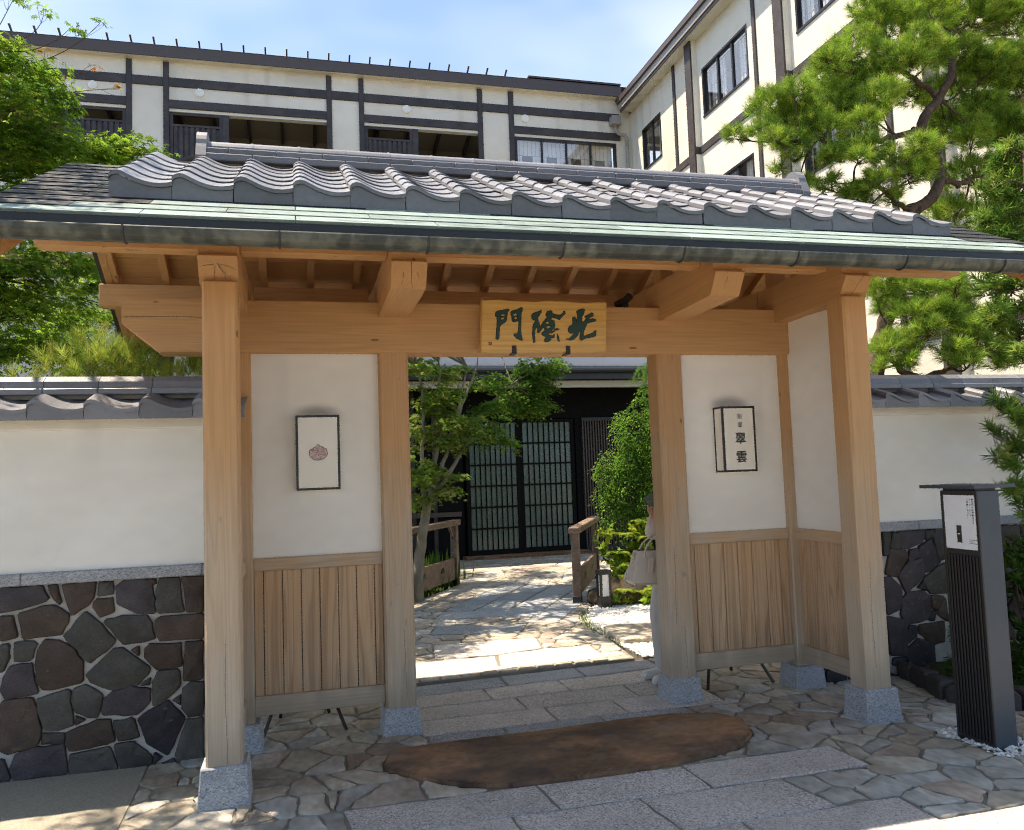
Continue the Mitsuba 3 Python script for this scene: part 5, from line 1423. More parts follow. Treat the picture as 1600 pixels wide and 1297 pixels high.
# ---- shrubs at the foot of the right wall
sh = thing('leafy_shrub', 'dense dark green leafy shrub at right edge behind the black post', 'shrub')
pads = [(3.2, -.55, .25, .22), (3.35, -.5, .55, .24), (3.3, -.45, .8, .20), (3.55, -.6, .35, .26), (3.6, -.5, .75, .24), (3.05, -.6, .12, .16), (3.15, -.5, .72, .14), (3.9, -.6, .5, .3), (3.85, -.5, .9, .22)]
m, c = whorls(pads, r, 20, 16, .062, blade_template(.12), [(.055, .115, .02), (.075, .15, .026), (.04, .085, .018), (.10, .18, .03)])
part(sh, 'stems', twigs(pads, [(3.3, -.5, .05), (3.6, -.5, .05)], r, .008, 6, 4), 'm_bark', smooth=True, tone=(.2, .5), kind='stuff')
part(sh, 'leaves', m, 'm_leaf', color=c)
for x, y, h, lab in ((2.72, -.42, .36, 'upright green weed growing by the right stone wall, nearer the gate'), (2.88, -.50, .30, 'upright green weed growing by the right stone wall, nearer the black post')):
    w = thing('tall_weed', lab, 'plant')
    pads = [(x + r.normal(0, .02), y + r.normal(0, .03), .06 + h * q, .075) for q in (.25, .5, .75, 1.0)]
    part(w, 'stem', tube(spline([(x, y, 0), (x, y, h)], 5), .004, 5), 'm_bark', tone=(.2, .5))
    m, c = whorls(pads, r, 14, 14, .06, blade_template(.11), [(.08, .16, .03), (.11, .20, .035), (.06, .12, .024)])
    part(w, 'leaves', m, 'm_leaf', color=c)

# ---- small maple inside, left of the doors
MAPLE_I = [(0.05,5.2,2.92,0.18),(0.33,5.4,2.86,0.2),(0.62,5.6,2.93,0.12),(0.33,5.0,2.53,0.21),(0.17,5.0,2.33,0.19),(0.12,5.2,2.47,0.13),(-0.01,5.2,2.27,0.1),(0.33,5.0,2.25,0.18),(-0.0,5.0,2.05,0.17),(0.22,4.9,1.97,0.19),(0.48,5.0,1.92,0.18),(-0.05,5.0,1.86,0.09),(0.77,5.2,2.09,0.21),(0.94,5.2,2.01,0.18),(0.65,5.2,2.13,0.16),(1.05,5.3,2.13,0.12),(-0.06,4.7,1.5,0.21),(0.11,4.8,1.58,0.17),(0.17,4.7,1.3,0.15),(-0.1,4.7,1.24,0.15),(0.31,4.8,1.49,0.09),(1.19,5.8,2.74,0.21),(1.57,6.0,2.85,0.25),(1.8,6.0,2.75,0.25),(1.95,6.0,2.98,0.22),(2.1,6.0,3.07,0.16),(1.39,5.9,2.48,0.2),(1.88,6.0,2.48,0.2),(1.79,6.0,2.39,0.14),(1.52,5.9,2.39,0.16),(0.91,5.6,2.37,0.15),(1.0,5.6,2.45,0.14),(1.67,6.0,3.07,0.18),(0.86,5.7,2.73,0.12),(-0.06,5.0,2.65,0.11)]
im = thing('garden_maple', 'slender multi-stemmed maple with pale bark seen through the opening on the left', 'tree')
t1 = [(-0.13, 4.8, -0.02), (-0.11, 4.8, 0.48), (-0.04, 4.8, 0.93), (0.03, 4.85, 1.25)]
limb(im, 'trunk', t1, .075, .052, 14, 9, pale=.9, r=r, wob=.004)
st = [[(0.03, 4.85, 1.22), (0.13, 4.9, 1.69), (0.22, 5.0, 2.01), (0.26, 5.1, 2.34), (0.26, 5.2, 2.95)],
      [(0.03, 4.85, 1.22), (0.31, 5.0, 1.85), (0.51, 5.3, 2.35), (0.71, 5.6, 2.95)],
      [(0.03, 4.85, 1.2), (0.53, 5.1, 1.85), (0.95, 5.6, 2.37), (1.4, 5.9, 2.75)],
      [(0.0, 4.83, 1.15), (-0.02, 4.9, 1.8), (0.02, 5.0, 2.4), (-0.05, 5.1, 2.9)],
      [(0.31, 5.0, 1.85), (0.62, 5.4, 2.5), (0.85, 5.6, 2.95)]]
for b in st:
    limb(im, 'stem', b, .032, .012, 18, 7, pale=.9, r=r, wob=.006)
an = [p for b in st for p in spline(b, 14)]
part(im, 'branches', twigs(MAPLE_I, an, r, .008, 7, 3), 'm_bark', smooth=True, tone=(.9, .5), kind='stuff')
ig = [(0.22, 0.33, 0.05), (0.28, 0.38, 0.07), (0.17, .28, .04), (0.34, .38, .10)]
up_ = [(r.uniform(-2.4, 1.5), r.uniform(2.6, 8.2), 0, r.uniform(.26, .42)) for _ in range(86)]
up_ = [q for q in up_ if q[0] < .45 or q[1] > 6.0]
up_ = [(a, b, 3.35 + (b - 2.6) * .22 + r.uniform(0, .6), d) for a, b, _, d in up_]
part(im, 'upper_branches', twigs(up_, an, r, .010, 7, 3), 'm_bark', smooth=True, tone=(.9, .5), kind='stuff')
m0, c0 = sprays(up_, r, 7, .2, 20, .06, maple_template(3, .2), [(.10, .19, .03), (.13, .23, .035)])
MAPLE_I += [(x + r.normal(0, .09), y + r.normal(0, .1), z + r.normal(0, .08), R * .8) for x, y, z, R in MAPLE_I]
m1, c1 = sprays([p for p in MAPLE_I if p[0] < .9], r, 26, .11, 20, .036, maple_template(5), ig, droop=.7)
m2, c2 = sprays([p for p in MAPLE_I if p[0] >= .9], r, 26, .12, 20, .036, maple_template(5), [(0.14, .26, .04), (.18, .30, .045), (.11, .21, .034)], droop=.8)
cm, cc = join((m0, c0), (m1, c1), (m2, c2))
part(im, 'crown', cm, 'm_leaf', color=cc)

# ---- weeping tree inside, right
WEEP = [(2.66,4.2,2.7,0.11),(2.65,4.1,2.45,0.12),(2.51,4.1,2.22,0.15),(2.62,4.0,2.06,0.17),(2.34,4.2,2.07,0.09),(2.41,4.1,1.84,0.2),(2.6,4.0,1.67,0.2),(2.19,4.2,1.58,0.17),(2.35,4.1,1.42,0.21),(2.54,4.0,1.22,0.23),(2.1,4.2,1.31,0.14),(2.21,4.2,1.08,0.17),(2.37,4.1,1.0,0.17),(2.06,4.3,1.5,0.09),(2.12,4.2,0.85,0.11),(2.82,4.2,2.38,0.19),(2.82,4.0,1.74,0.23),(2.93,4.2,2.86,0.16)]
wt = thing('weeping_tree', 'weeping tree with small glossy leaves cascading at the right of the opening', 'tree')
wk = [(3.2, 4.6, -0.02), (3.1, 4.5, 1.2), (2.95, 4.3, 2.2), (2.85, 4.2, 3.1)]
limb(wt, 'trunk', wk, .09, .04, 16, 8, r=r, wob=.006)
part(wt, 'branches', twigs(WEEP, spline(wk, 16)[6:], r, .010, 8, 3), 'm_bark', smooth=True, tone=(.2, .5), kind='stuff')
WEEP += [(x + abs(r.normal(0, .10)), y + r.normal(0, .1), z + r.normal(0, .10), R * .9) for x, y, z, R in WEEP]
m, c = sprays(WEEP, r, 44, .12, 26, .038, oval_template(), [(.12, .25, .035), (.16, .30, .045), (.085, .18, .03), (.22, .35, .06)], droop=1.5, flatz=1.1)
part(wt, 'crown', m, 'm_leaf', color=c)

# ---- fern and leafy plant by the path
FERN = [(2.36,3.9,0.89,0.09),(2.19,3.9,0.75,0.1),(1.95,3.9,0.77,0.07),(2.38,3.8,0.71,0.1),(2.02,3.8,0.55,0.1),(2.29,3.8,0.5,0.09),(2.13,3.7,0.41,0.1),(2.15,3.5,0.15,0.1),(1.96,3.5,0.18,0.07),(2.3,3.5,0.1,0.09),(2.01,3.7,0.31,0.07)]
fe = thing('fern_clump', 'bright yellow green fern clump in front of the weeping tree', 'plant')
P, N, Tp, S = [], [], [], []
for (x, y, z, R) in FERN:
    for _ in range(15):
        a = r.uniform(0, 6.28); L = R * r.uniform(1.2, 2.1)
        o = np.array([math.cos(a), math.sin(a), 0])
        for t in np.linspace(.1, 1, 13):
            p = np.array([x, y, z]) + o * L * t + [0, 0, L * (.75 * t - .85 * t * t)]
            for sgn in (-1, 1):
                sd = np.array([-o[1], o[0], 0]) * sgn
                P.append(p); N.append([0, 0, 1] + o * .3); Tp.append(sd + o * .5 + [0, 0, -.2]); S.append(.075 * (1.05 - t) + .012)
m, c = leaves(np.array(P), np.array(N), np.array(Tp), np.array(S), blade_template(.17), pick(r, [(.34, .42, .05), (.28, .38, .045), (.40, .46, .08)], len(P)))
part(fe, 'fronds', m, 'm_leaf', color=c)
lp = [(x + r.normal(0, .09), y + r.normal(0, .08), max(z + r.uniform(-.38, .06), .10), R * 1.15) for (x, y, z, R) in FERN for _ in range(4)]
m, c = whorls(lp, r, 13, 12, .07, blade_template(.22), [(.36, .46, .06), (.30, .42, .05), (.22, .34, .05)])
part(fe, 'lower_leaves', m, 'm_leaf', color=c)
rk = thing('mossy_rock', 'dark mossy boulder behind the garden lamp', 'rock')
s_ = trimesh.creation.icosphere(subdivisions=4, radius=1.0)
v = np.array(s_.vertices)
v = v * (0.8 + 0.5 * meshkit.fbm(v * 1.7 + 5, 4, 3)[:, None]) * [.48, .30, .27] + [2.15, 3.75, .06]
part(rk, 'boulder', (v, np.array(s_.faces)), 'm_earth', smooth=True)
# iris leaves left of the path
for k, (x, y) in enumerate(((0.05, 5.75), (0.32, 6.1), (0.60, 6.65))):
    ir = thing('iris_clump', ('clump of green sword leaves behind the left railing, nearest the gate post', 'clump of green sword leaves behind the middle of the left railing', 'clump of green sword leaves at the far end of the left railing')[k], 'plant')
    n = 70
    a = r.uniform(0, 6.28, n)
    p = np.c_[x + r.normal(0, .10, n), y + r.normal(0, .08, n), np.zeros(n)]
    t = np.c_[np.cos(a) * .35, np.sin(a) * .35, np.ones(n)]
    m, c = leaves(p, np.c_[np.cos(a), np.sin(a), -.3 * np.ones(n)], t, r.uniform(.28, .55, n) * (0.6 if k == 2 else 1), blade_template(.035), pick(r, [(.10, .19, .03), (.14, .24, .04), (.07, .14, .03)], n))
    part(ir, 'leaves', m, 'm_leaf', color=c)
# low ground cover of the garden, grass tufts at the path edge
n = 9000
reg = Polygon([(-1.9, 2.2), (-1.2, 2.8), (-.8, 3.9), (-.2, 4.9), (.5, 6.1), (.8, 7.6), (.8, 9.2), (-4, 9.2), (-4, 2.2)]).union(Polygon([(2.0, 4.0), (2.6, 5.3), (3.7, 7.4), (4.0, 9.2), (7, 9.2), (7, 3.0), (2.9, 2.9)]))
x0, y0, x1, y1 = reg.bounds
q = np.c_[r.uniform(x0, x1, n), r.uniform(y0, y1, n)]
q = q[shapely.contains_xy(reg, q[:, 0], q[:, 1])]
n = len(q)
a = r.uniform(0, 6.28, n)
m, c = leaves(np.c_[q, np.full(n, -.06)], np.c_[np.cos(a), np.sin(a), .3 * np.ones(n)], np.c_[np.cos(a) * .6, np.sin(a) * .6, np.ones(n)], r.uniform(.07, .16, n), blade_template(.12), pick(r, [(.05, .10, .02), (.07, .13, .025), (.04, .075, .02)], n))
struct('ground_cover', m, 'm_leaf', kind='stuff', color=c)
labels['ground_cover'].update(label='low dark green ground cover of the garden')
n = 500
ed = LineString([(1.15, 1.6), (1.18, 2.5), (1.3, 3.0), (1.5, 3.4)])
t = r.random(n)
q = np.array([ed.interpolate(k, normalized=True).coords[0] for k in t]) + r.normal(0, .035, (n, 2))
a = r.uniform(0, 6.28, n)
m, c = leaves(np.c_[q, np.full(n, .01)], np.c_[np.cos(a), np.sin(a), .3 * np.ones(n)], np.c_[np.cos(a) * .6, np.sin(a) * .6, np.ones(n)], r.uniform(.02, .06, n), blade_template(.07), pick(r, [(.20, .26, .05), (.14, .21, .04)], n))
struct('grass', m, 'm_leaf', kind='stuff', color=c)
labels['grass'].update(label='sparse grass along the gravel edge')

# hedge trees behind the garden on the left, and beyond the right wall
hb = thing('background_shrub', 'dark green shrub mass behind the garden maple, left of the doors', 'shrub')
pads = [(-.9, 7.6, 2.6, .5), (-.4, 7.8, 3.1, .4), (-1.5, 7.0, 1.9, .6), (-.6, 7.4, 1.6, .5), (-1.2, 7.2, .8, .6), (-2.3, 6.5, 2.4, .7)]
m, c = sprays(pads, r, 9, .22, 22, .06, oval_template(), [(.035, .075, .016), (.05, .10, .02)])
part(hb, 'leaves', m, 'm_leaf', color=c)
limb(hb, 'trunk', [(-1.2, 7.3, -.05), (-1.1, 7.3, 1.2), (-.9, 7.5, 2.6)], .06, .02, 8, 6)
hb = thing('background_shrub', 'broad leaved green shrub mass behind the right wall under the pine', 'shrub')
pads = [(5.3, 5.5, 1.9, .5), (5.9, 5.3, 2.3, .45), (6.6, 5.2, 2.0, .5), (7.2, 5.0, 2.5, .5), (4.7, 5.2, 1.5, .45), (7.9, 4.8, 2.3, .6), (6.2, 5.4, 1.5, .6)]
m, c = sprays(pads, r, 8, .22, 20, .055, oval_template(), [(.05, .105, .02), (.075, .14, .025), (.11, .18, .03)])
part(hb, 'leaves', m, 'm_leaf', color=c)
limb(hb, 'trunk', [(6.0, 5.4, -.05), (6.0, 5.4, 1.2), (6.1, 5.4, 2.2)], .06, .02, 8, 6)
hb = thing('background_shrub', 'shaded leafy shrub with pale twigs behind the left wall under the maple', 'shrub')
pads = [(-3.3, 3.2, 2.2, .35), (-2.9, 3.2, 2.6, .3), (-3.6, 3.4, 2.9, .4), (-4.2, 3.2, 2.3, .5), (-2.75, 3.6, 3.1, .28), (-2.6, 3.4, 2.2, .25), (-3.1, 3.6, 3.5, .25), (-4.4, 3.6, 3.3, .5)]
part(hb, 'branches', twigs(pads, [(-3.3, 3.4, .4), (-3.0, 3.4, 1.2), (-3.4, 3.4, 1.6)], r, .012, 8, 5), 'm_bark', smooth=True, tone=(.9, .5), kind='stuff')
pads += [(x + r.normal(0, .2), y + .3, z + r.normal(0, .2), R) for x, y, z, R in pads]
m, c = sprays(pads, r, 15, .16, 24, .048, oval_template(), [(.06, .13, .02), (.09, .18, .028), (.22, .30, .04)])
part(hb, 'leaves', m, 'm_leaf', color=c)
# street trees behind the viewpoint: they shade the forecourt
for k, (x, y, lab) in enumerate(((-3.6, -9.0, 'broad leafy street tree behind the viewpoint, opposite the left wall'), (1.2, -9.6, 'broad leafy street tree behind the viewpoint, opposite the gate'), (5.6, -8.2, 'broad leafy street tree behind the viewpoint, opposite the right wall'))):
    stt = thing('street_tree', lab, 'tree')
    tk = [(x, y, -.05), (x + .1, y + .1, 2), (x, y + .4, 4.2), (x + .1, y + .8, 6.2)]
    limb(stt, 'trunk', tk, .18, .07, 16, 9, r=r, wob=.01)
    pads = [(x + r.uniform(-2.6, 2.6), y + r.uniform(-1.5, 4.6), r.uniform(4.3, 7.6), r.uniform(.7, 1.0)) for _ in range(16)]
    part(stt, 'branches', twigs(pads, spline(tk, 16)[7:], r, .04, 8, 4), 'm_bark', smooth=True, tone=(.2, .5), kind='stuff')
    m, c = sprays(pads, r, 3.2, .5, 22, .17, oval_template(), [(.05, .10, .02), (.07, .13, .025)])
    part(stt, 'crown', m, 'm_leaf', color=c)
# ================================================================== GARDEN FURNITURE
def plum_hole(cx, cz, s):
    c = [(0, 0, .5), (.62, .1, .42), (-.62, .05, .42), (.25, .5, .4), (-.3, .48, .36)]
    return unary_union([Point(cx + a * s, cz + b * s).buffer(r_ * s, quad_segs=3) for a, b, r_ in c])


def railing(lab, A, Bp, posts, h, holes):
    t = thing('bridge_railing', lab, 'railing')
    A, Bp = np.array(A), np.array(Bp)
    d = Bp - A
    L = np.linalg.norm(d)
    M = rotz(math.atan2(d[1], d[0]), (A[0], A[1], 0))
    part(t, 'handrail', bxT(*bx(-.12, L + .12, -.06, .06, h - .055, h + .02, .008), M), 'm_rail')
    for s in posts:
        k = part(t, 'post', bxT(*bx(s * L - .048, s * L + .048, -.045, .045, .10, h - .056, .006), M), 'm_rail')
        part(k, 'shoe', bxT(*bx(s * L - .052, s * L + .052, -.049, .049, 0.0, .10, .003), M), 'm_black')
    for a, b in zip(posts[:-1], posts[1:]):
        x0, x1 = a * L + .049, b * L - .049
        P = sbox(x0, .09, x1, .38)
        for q in holes:
            P = P.difference(plum_hole(x0 + (x1 - x0) * q, .245, .062))
        v, f = prism_y(P, -.016, .016)
        part(t, 'panel_board', bxT(v, f, M), 'm_rail', label='board with two plum blossom shaped cut outs' if len(holes) == 2 else None)
        for xe, sg in ((x0, 1), (x1, -1)):
            part(t, 'brace', bxT(*hull([[xe, y, z] for y in (-.014, .014) for z in (h - .24, h - .20)] + [[xe + sg * .13, y, h - .057] for y in (-.014, .014)] + [[xe + sg * .17, y, h - .057] for y in (-.014, .014)]), M), 'm_rail')


railing('weathered brown wooden railing with cut out board, left of the path', (-0.86, 3.80), (0.571, 6.17), (0.0, 1.0), .875, (.60, .83))
railing('weathered brown wooden railing right of the path beside the garden lamp', (1.545, 3.87), (2.46, 5.72), (0.0, 1.0), .855, (.3, .7))

gl = thing('garden_lamp', 'small black square garden lamp with white pane at the gravel edge', 'lamp')
gx, gy = 1.715, 3.47
for sx in (-1, 1):
    for sy in (-1, 1):
        part(gl, 'corner_bar', bx(gx + sx * .052 - .012, gx + sx * .052 + .012, gy + sy * .052 - .012, gy + sy * .052 + .012, .14, .375), 'm_black')
part(gl, 'base', bx(gx - .064, gx + .064, gy - .064, gy + .064, 0, .1395, .004), 'm_black')
part(gl, 'cap', bx(gx - .07, gx + .07, gy - .07, gy + .07, .3755, .42, .004), 'm_black')
part(gl, 'pane', bx(gx - .044, gx + .044, gy - .050, gy + .050, .1405, .375), 'm_glow', label='white frosted lamp pane')

# ================================================================== PERSON
import manifold3d as m3


def sph(c, r_, n=14):
    return m3.Manifold.sphere(r_, n).translate([float(q) for q in c])


def bone(a, ra, b, rb):
    return m3.Manifold.batch_hull([sph(a, ra), sph(b, rb)])


def blob(c, rx, ry, rz, n=20):
    return m3.Manifold.sphere(1.0, n).scale([rx, ry, rz]).translate([float(q) for q in c])


def fuse(ms, ref=.012, it=12):
    m = ms[0]
    for q in ms[1:]:
        m = m + q
    m = m.refine_to_length(ref)
    mm = m.to_mesh()
    t = trimesh.Trimesh(mm.vert_properties[:, :3], mm.tri_verts, process=True)
    trimesh.smoothing.filter_taubin(t, lamb=.5, nu=.53, iterations=it)
    return np.array(t.vertices), np.array(t.faces)


pe = thing('person', 'person in pale beige clothes half hidden behind the right opening post, holding up a phone', 'person')
px_, py_ = 1.135, .45
# body: skin (head, neck, hands) as one surface, clothes over it
def P3(x, y, z):
    return (px_ + x, py_ + y, z)


head = [blob(P3(-.045, 0, 1.495), .088, .070, .108), bone(P3(-.02, 0, 1.40), .046, P3(.01, 0, 1.30), .052),
        blob(P3(-.095, 0, 1.44), .03, .034, .035), blob(P3(-.138, 0, 1.475), .014, .011, .018), bone(P3(-.128, 0, 1.505), .010, P3(-.140, 0, 1.478), .012)]
for s in (-1, 1):
    head.append(blob(P3(-.035, s * .072, 1.485), .018, .009, .028))
body = head + [bone(P3(.01, 0, 1.30), .06, P3(0.0, 0, .95), .09)]
for s in (-1, 1):
    body += [bone(P3(0, s * .08, .86), .07, P3(-.06, s * .08, .46), .05), bone(P3(-.06, s * .08, .46), .05, P3(-.05, s * .08, .08), .036), bone(P3(-.05, s * .08, .05), .032, P3(-.17, s * .085, .035), .025)]


def arm(sh_, el, wr, hd):
    out = [bone(sh_, .045, el, .036), bone(el, .036, wr, .024)]
    return out


Ls, Le, Lw = P3(.02, -.165, 1.285), P3(-.135, -.185, 1.02), P3(-.195, -.105, 1.150)
Rs, Re, Rw = P3(.02, .165, 1.285), P3(-.07, .20, 1.04), P3(-.13, .03, 1.19)
body += arm(Ls, Le, Lw, None) + arm(Rs, Re, Rw, None)


def hand(w, up, side, fwd):
    """palm from the wrist along `up`, fingers curling to `fwd`"""
    w, up, side, fwd = map(np.array, (w, up, side, fwd))
    out = [bone(w, .022, w + up * .03, .026)]
    for k in range(4):
        b0 = w + up * .012 + side * (k - 1.5) * .019
        b1 = w + up * (.078 - .004 * abs(k - 1.2)) + side * (k - 1.5) * .019
        out.append(bone(b0, .012, b1, .0095))
        L = (.034, .042, .038, .028)[k]
        b2 = b1 + up * L * .75 + fwd * L * .6
        b3 = b2 + up * L * .1 + fwd * L * .75
        out += [bone(b1, .0092, b2, .0083), bone(b2, .0083, b3, .0072)]
    t0 = w + up * .025 - side * .03
    t1 = t0 + up * .035 - side * .022 + fwd * .012
    t2 = t1 + up * .028 + fwd * .012
    out += [bone(w + up * .01, .016, t0, .013), bone(t0, .012, t1, .010), bone(t1, .010, t2, .008)]
    return out


u = np.array([.10, .05, 1.0]); u /= np.linalg.norm(u)
body += hand(Lw, u, np.array([.9, .2, -.1]), np.array([.1, .98, 0]))
body += hand(Rw, np.array([0, -.25, .96]), np.array([.95, 0, 0]), np.array([0, -.9, .2]))
part(pe, 'body', fuse(body, .009, 8), 'm_skin', smooth=True)
# face: eyes and mouth
part(pe, 'eyes', merge([bx(px_ - .1285, px_ - .122, py_ + s * .031 - .012, py_ + s * .031 + .012, 1.500, 1.508, .002) for s in (-1, 1)]), 'm_hair')
part(pe, 'mouth', bx(px_ - .126, px_ - .119, py_ - .020, py_ + .020, 1.440, 1.447, .002), 'm_crestline')
hair = [blob(P3(-.028, 0, 1.522), .094, .081, .098), blob(P3(.02, 0, 1.46), .066, .080, .10), bone(P3(.03, -.045, 1.45), .045, P3(.045, -.04, 1.36), .04), bone(P3(.03, .045, 1.45), .045, P3(.045, .04, 1.36), .04)]
hm = hair[0]
for q in hair[1:]:
    hm = hm + q
hm = hm - m3.Manifold.cube([.2, .3, .2], False).translate([px_ - .28, py_ - .15, 1.36]) - blob(P3(-.11, 0, 1.47), .06, .064, .075)
part(pe, 'hair', fuse([hm], .012, 8), 'm_hair', smooth=True)
top = [blob(P3(.012, 0, 1.16), .112, .175, .17), blob(P3(.015, 0, .96), .115, .175, .18), bone(P3(.012, -.13, 1.28), .062, P3(.012, .13, 1.28), .062), bone(P3(.01, 0, 1.30), .075, P3(.0, 0, 1.34), .062),
       bone(Ls, .066, tuple(np.array(Le) + [0, 0, .0]), .066), bone(Le, .066, tuple(np.array(Le) * .62 + np.array(Lw) * .38), .056),
       bone(Rs, .066, Re, .064), bone(Re, .064, tuple(np.array(Re) * .55 + np.array(Rw) * .45), .054)]
part(pe, 'blouse', fuse(top, .014, 10), 'm_cloth', smooth=True)
tr = [blob(P3(.012, 0, .86), .118, .170, .12)]
for s in (-1, 1):
    tr += [bone(P3(-.01, s * .075, .82), .108, P3(-.075, s * .08, .46), .100), bone(P3(-.075, s * .08, .46), .100, P3(-.06, s * .082, .115), .092)]
part(pe, 'trousers', fuse(tr, .016, 8), 'm_trouser', smooth=True)
for s in (-1, 1):
    part(pe, 'shoe', fuse([bone(P3(.0, s * .083, .042), .042, P3(-.10, s * .085, .040), .045), bone(P3(-.10, s * .085, .040), .045, P3(-.225, s * .088, .034), .034)], .012, 6), 'm_shoe', smooth=True)
ph = thing('phone', 'black phone held up in the raised hand behind the post', 'phone')
pm = bx(-.037, .037, -.004, .004, -.076, .076, .003)
def rot(ax, a):
    return trimesh.transformations.rotation_matrix(a, ax)
Mp = trimesh.transformations.translation_matrix([px_ - .198, py_ - .112, 1.262]) @ rot([0, 1, 0], -.72) @ rot([0, 0, 1], -.35)
part(ph, 'case', bxT(*pm, Mp), 'm_black')
part(ph, 'screen', bxT(*bx(-.034, .034, -.0052, -.0041, -.072, .072), Mp), 'm_doorglass')

bg = thing('handbag', 'beige leather handbag hanging from the arm of the person behind the post', 'bag')
bxc, byc = .855, .27
vb = [[bxc - .15, byc + s * .075, .735] for s in (-1, 1)] + [[bxc + .135, byc + s * .075, .725] for s in (-1, 1)] + [[bxc - .098, byc + s * .04, .945] for s in (-1, 1)] + [[bxc + .115, byc + s * .04, .940] for s in (-1, 1)] + [[bxc - .155, byc + s * .06, .76] for s in (-1, 1)] + [[bxc + .14, byc + s * .06, .75] for s in (-1, 1)] + [[bxc - .13, byc + s * .05, .715] for s in (-1, 1)] + [[bxc + .12, byc + s * .05, .710] for s in (-1, 1)]
part(bg, 'body', hull(vb), 'm_bag', smooth=35)
part(bg, 'opening', hull([[bxc + a, byc + b, z] for a, b, z in ((-.092, -.034, .9445), (-.092, .034, .9445), (.108, -.034, .940), (.108, .034, .940), (-.085, -.028, .951), (.1, -.028, .947), (-.085, .028, .951), (.1, .028, .947))]), 'm_black')
for s in (-1, 1):
    pth = spline([(bxc - .055, byc + s * .045, .90), (bxc - .03, byc + s * .045, .98), (bxc + .075, byc - .02 + s * .03, 1.055), (bxc + .125, byc - .01 + s * .03, 1.06), (bxc + .12, byc + s * .045, .98), (bxc + .075, byc + s * .047, .90)], 24)
    part(bg, 'handle', tube(pth, .0075, 6), 'm_bag', smooth=True)
part(bg, 'strap', tube(spline([(bxc - .12, byc, .93), (bxc - .19, byc - .03, .80), (bxc - .20, byc - .03, .74), (bxc - .15, byc - .03, .70), (bxc - .10, byc - .02, .715)], 20), .006, 5), 'm_bag', smooth=True)
part(bg, 'tag', hull([[bxc - .045 + a, byc - .082 + .006 * b, z] for a, z in ((0, .90), (.045, .90), (.03, .80), (-.01, .80)) for b in (0, 1)]), 'm_bag')

# ================================================================== ENTRANCE BUILDING
en = thing('entrance_house', 'dark low entrance building with sliding lattice doors seen through the gate opening', 'building')
YD = 9.40
part(en, 'wall', merge([bx(-5.0, 1.36, YD, YD + .2, -.05, 3.05), bx(3.50, 3.62, YD, YD + .2, -.05, 3.05), bx(4.55, 7.5, YD, YD + .2, -.05, 3.05), bx(1.36, 3.5, YD, YD + .2, 2.50, 3.05), bx(3.62, 4.55, YD, YD + .2, 2.5, 3.05)]), 'm_char')
part(en, 'dark_interior', merge([bx(3.62, 4.55, YD + .5, YD + .6, -.05, 2.5)]), 'm_black')
part(en, 'doorstep', bx(1.30, 3.60, YD - .42, YD - .02, .01, .072, .006), 'm_rust')
for k, (a, b, yo) in enumerate(((1.395, 2.40, .02), (2.40, 3.46, .06))):
    d_ = part(en, 'door', merge([bx(a, a + .075, YD - .09 + yo, YD - .045 + yo, .07, 2.485), bx(b - .065, b, YD - .09 + yo, YD - .045 + yo, .07, 2.485), bx(a + .075, b - .065, YD - .09 + yo, YD - .045 + yo, .07, .16), bx(a + .075, b - .065, YD - .09 + yo, YD - .045 + yo, 2.43, 2.485)]), 'm_char', label='sliding lattice door with pale green frosted glass')
    part(d_, 'glass', bx(a + .07, b - .06, YD - .055 + yo, YD - .050 + yo, .15, 2.44), 'm_doorglass')
    n = 9
    w = (b - a - .14) / n
    for i in range(1, n):
        x = a + .075 + i * w
        part(d_, 'lattice_bar', bx(x - .0075, x + .0075, YD - .085 + yo, YD - .056 + yo, .16, 2.43), 'm_char')
    for i in range(1, 6):
        z = .16 + i * (2.43 - .16) / 6
        part(d_, 'lattice_rail', bx(a + .075, b - .065, YD - .088 + yo, YD - .0565 + yo, z - .014, z + .014), 'm_char')
part(en, 'lattice_sill', bx(3.62, 4.55, YD - .05, YD - .01, -.05, .12), 'm_black')
gr_ = part(en, 'side_lattice', bx(3.62, 4.55, YD - .05, YD - .01, 2.44, 2.5), 'm_black')
x = 3.63
while x < 4.54:
    part(gr_, 'slat', bx(x, x + .022, YD - .045, YD - .015, .1205, 2.4395), 'm_brownmetal')
    x += .052
for x in (.05, .42, .80):
    part(en, 'wall_post', bx(x, x + .07, YD - .03, YD - .0005, -.05, 3.0), 'm_timber')
part(en, 'wall_rail', bx(-2.5, 1.3, YD - .05, YD - .031, .78, .86), 'm_brownmetal')
part(en, 'eave_beam', bx(-5.2, 7.8, YD - .72, YD - .62, 3.0, 3.115), 'm_shoji', label='pale beam under the dark eave')
part(en, 'soffit', bx(-5.4, 8.0, YD - .90, YD + .2, 3.116, 3.14), 'm_char')
part(en, 'fascia', bx(-5.4, 8.0, YD - .94, YD - .901, 3.12, 3.27), 'm_eave')
v, f = tube([(-5.45, YD - .99, 3.27), (8.05, YD - .99, 3.27)], .05, 8)
part(en, 'gutter', (v, f), 'm_eave')
for k in range(14):
    y0 = YD - .98 + k * .17
    z0 = 3.335 + k * .052
    part(en, 'roof_strip', hull([[x, y, z] for x in (-5.5, 8.1) for y, z in ((y0, z0), (y0, z0 + .030), (y0 + .21, z0 + .052), (y0 + .21, z0 + .03))]), 'm_roofmetal')
part(en, 'roof_core', hull([[x, y, z] for x in (-5.4, 8.0) for y, z in ((YD - .9, 3.15), (YD - .9, 3.33), (YD + 1.4, 4.03), (YD + 1.4, 3.15))]), 'm_eave')
part(en, 'back_wall', bx(-5.0, 7.5, YD + 1.2, YD + 1.4, -.05, 4.0), 'm_black')

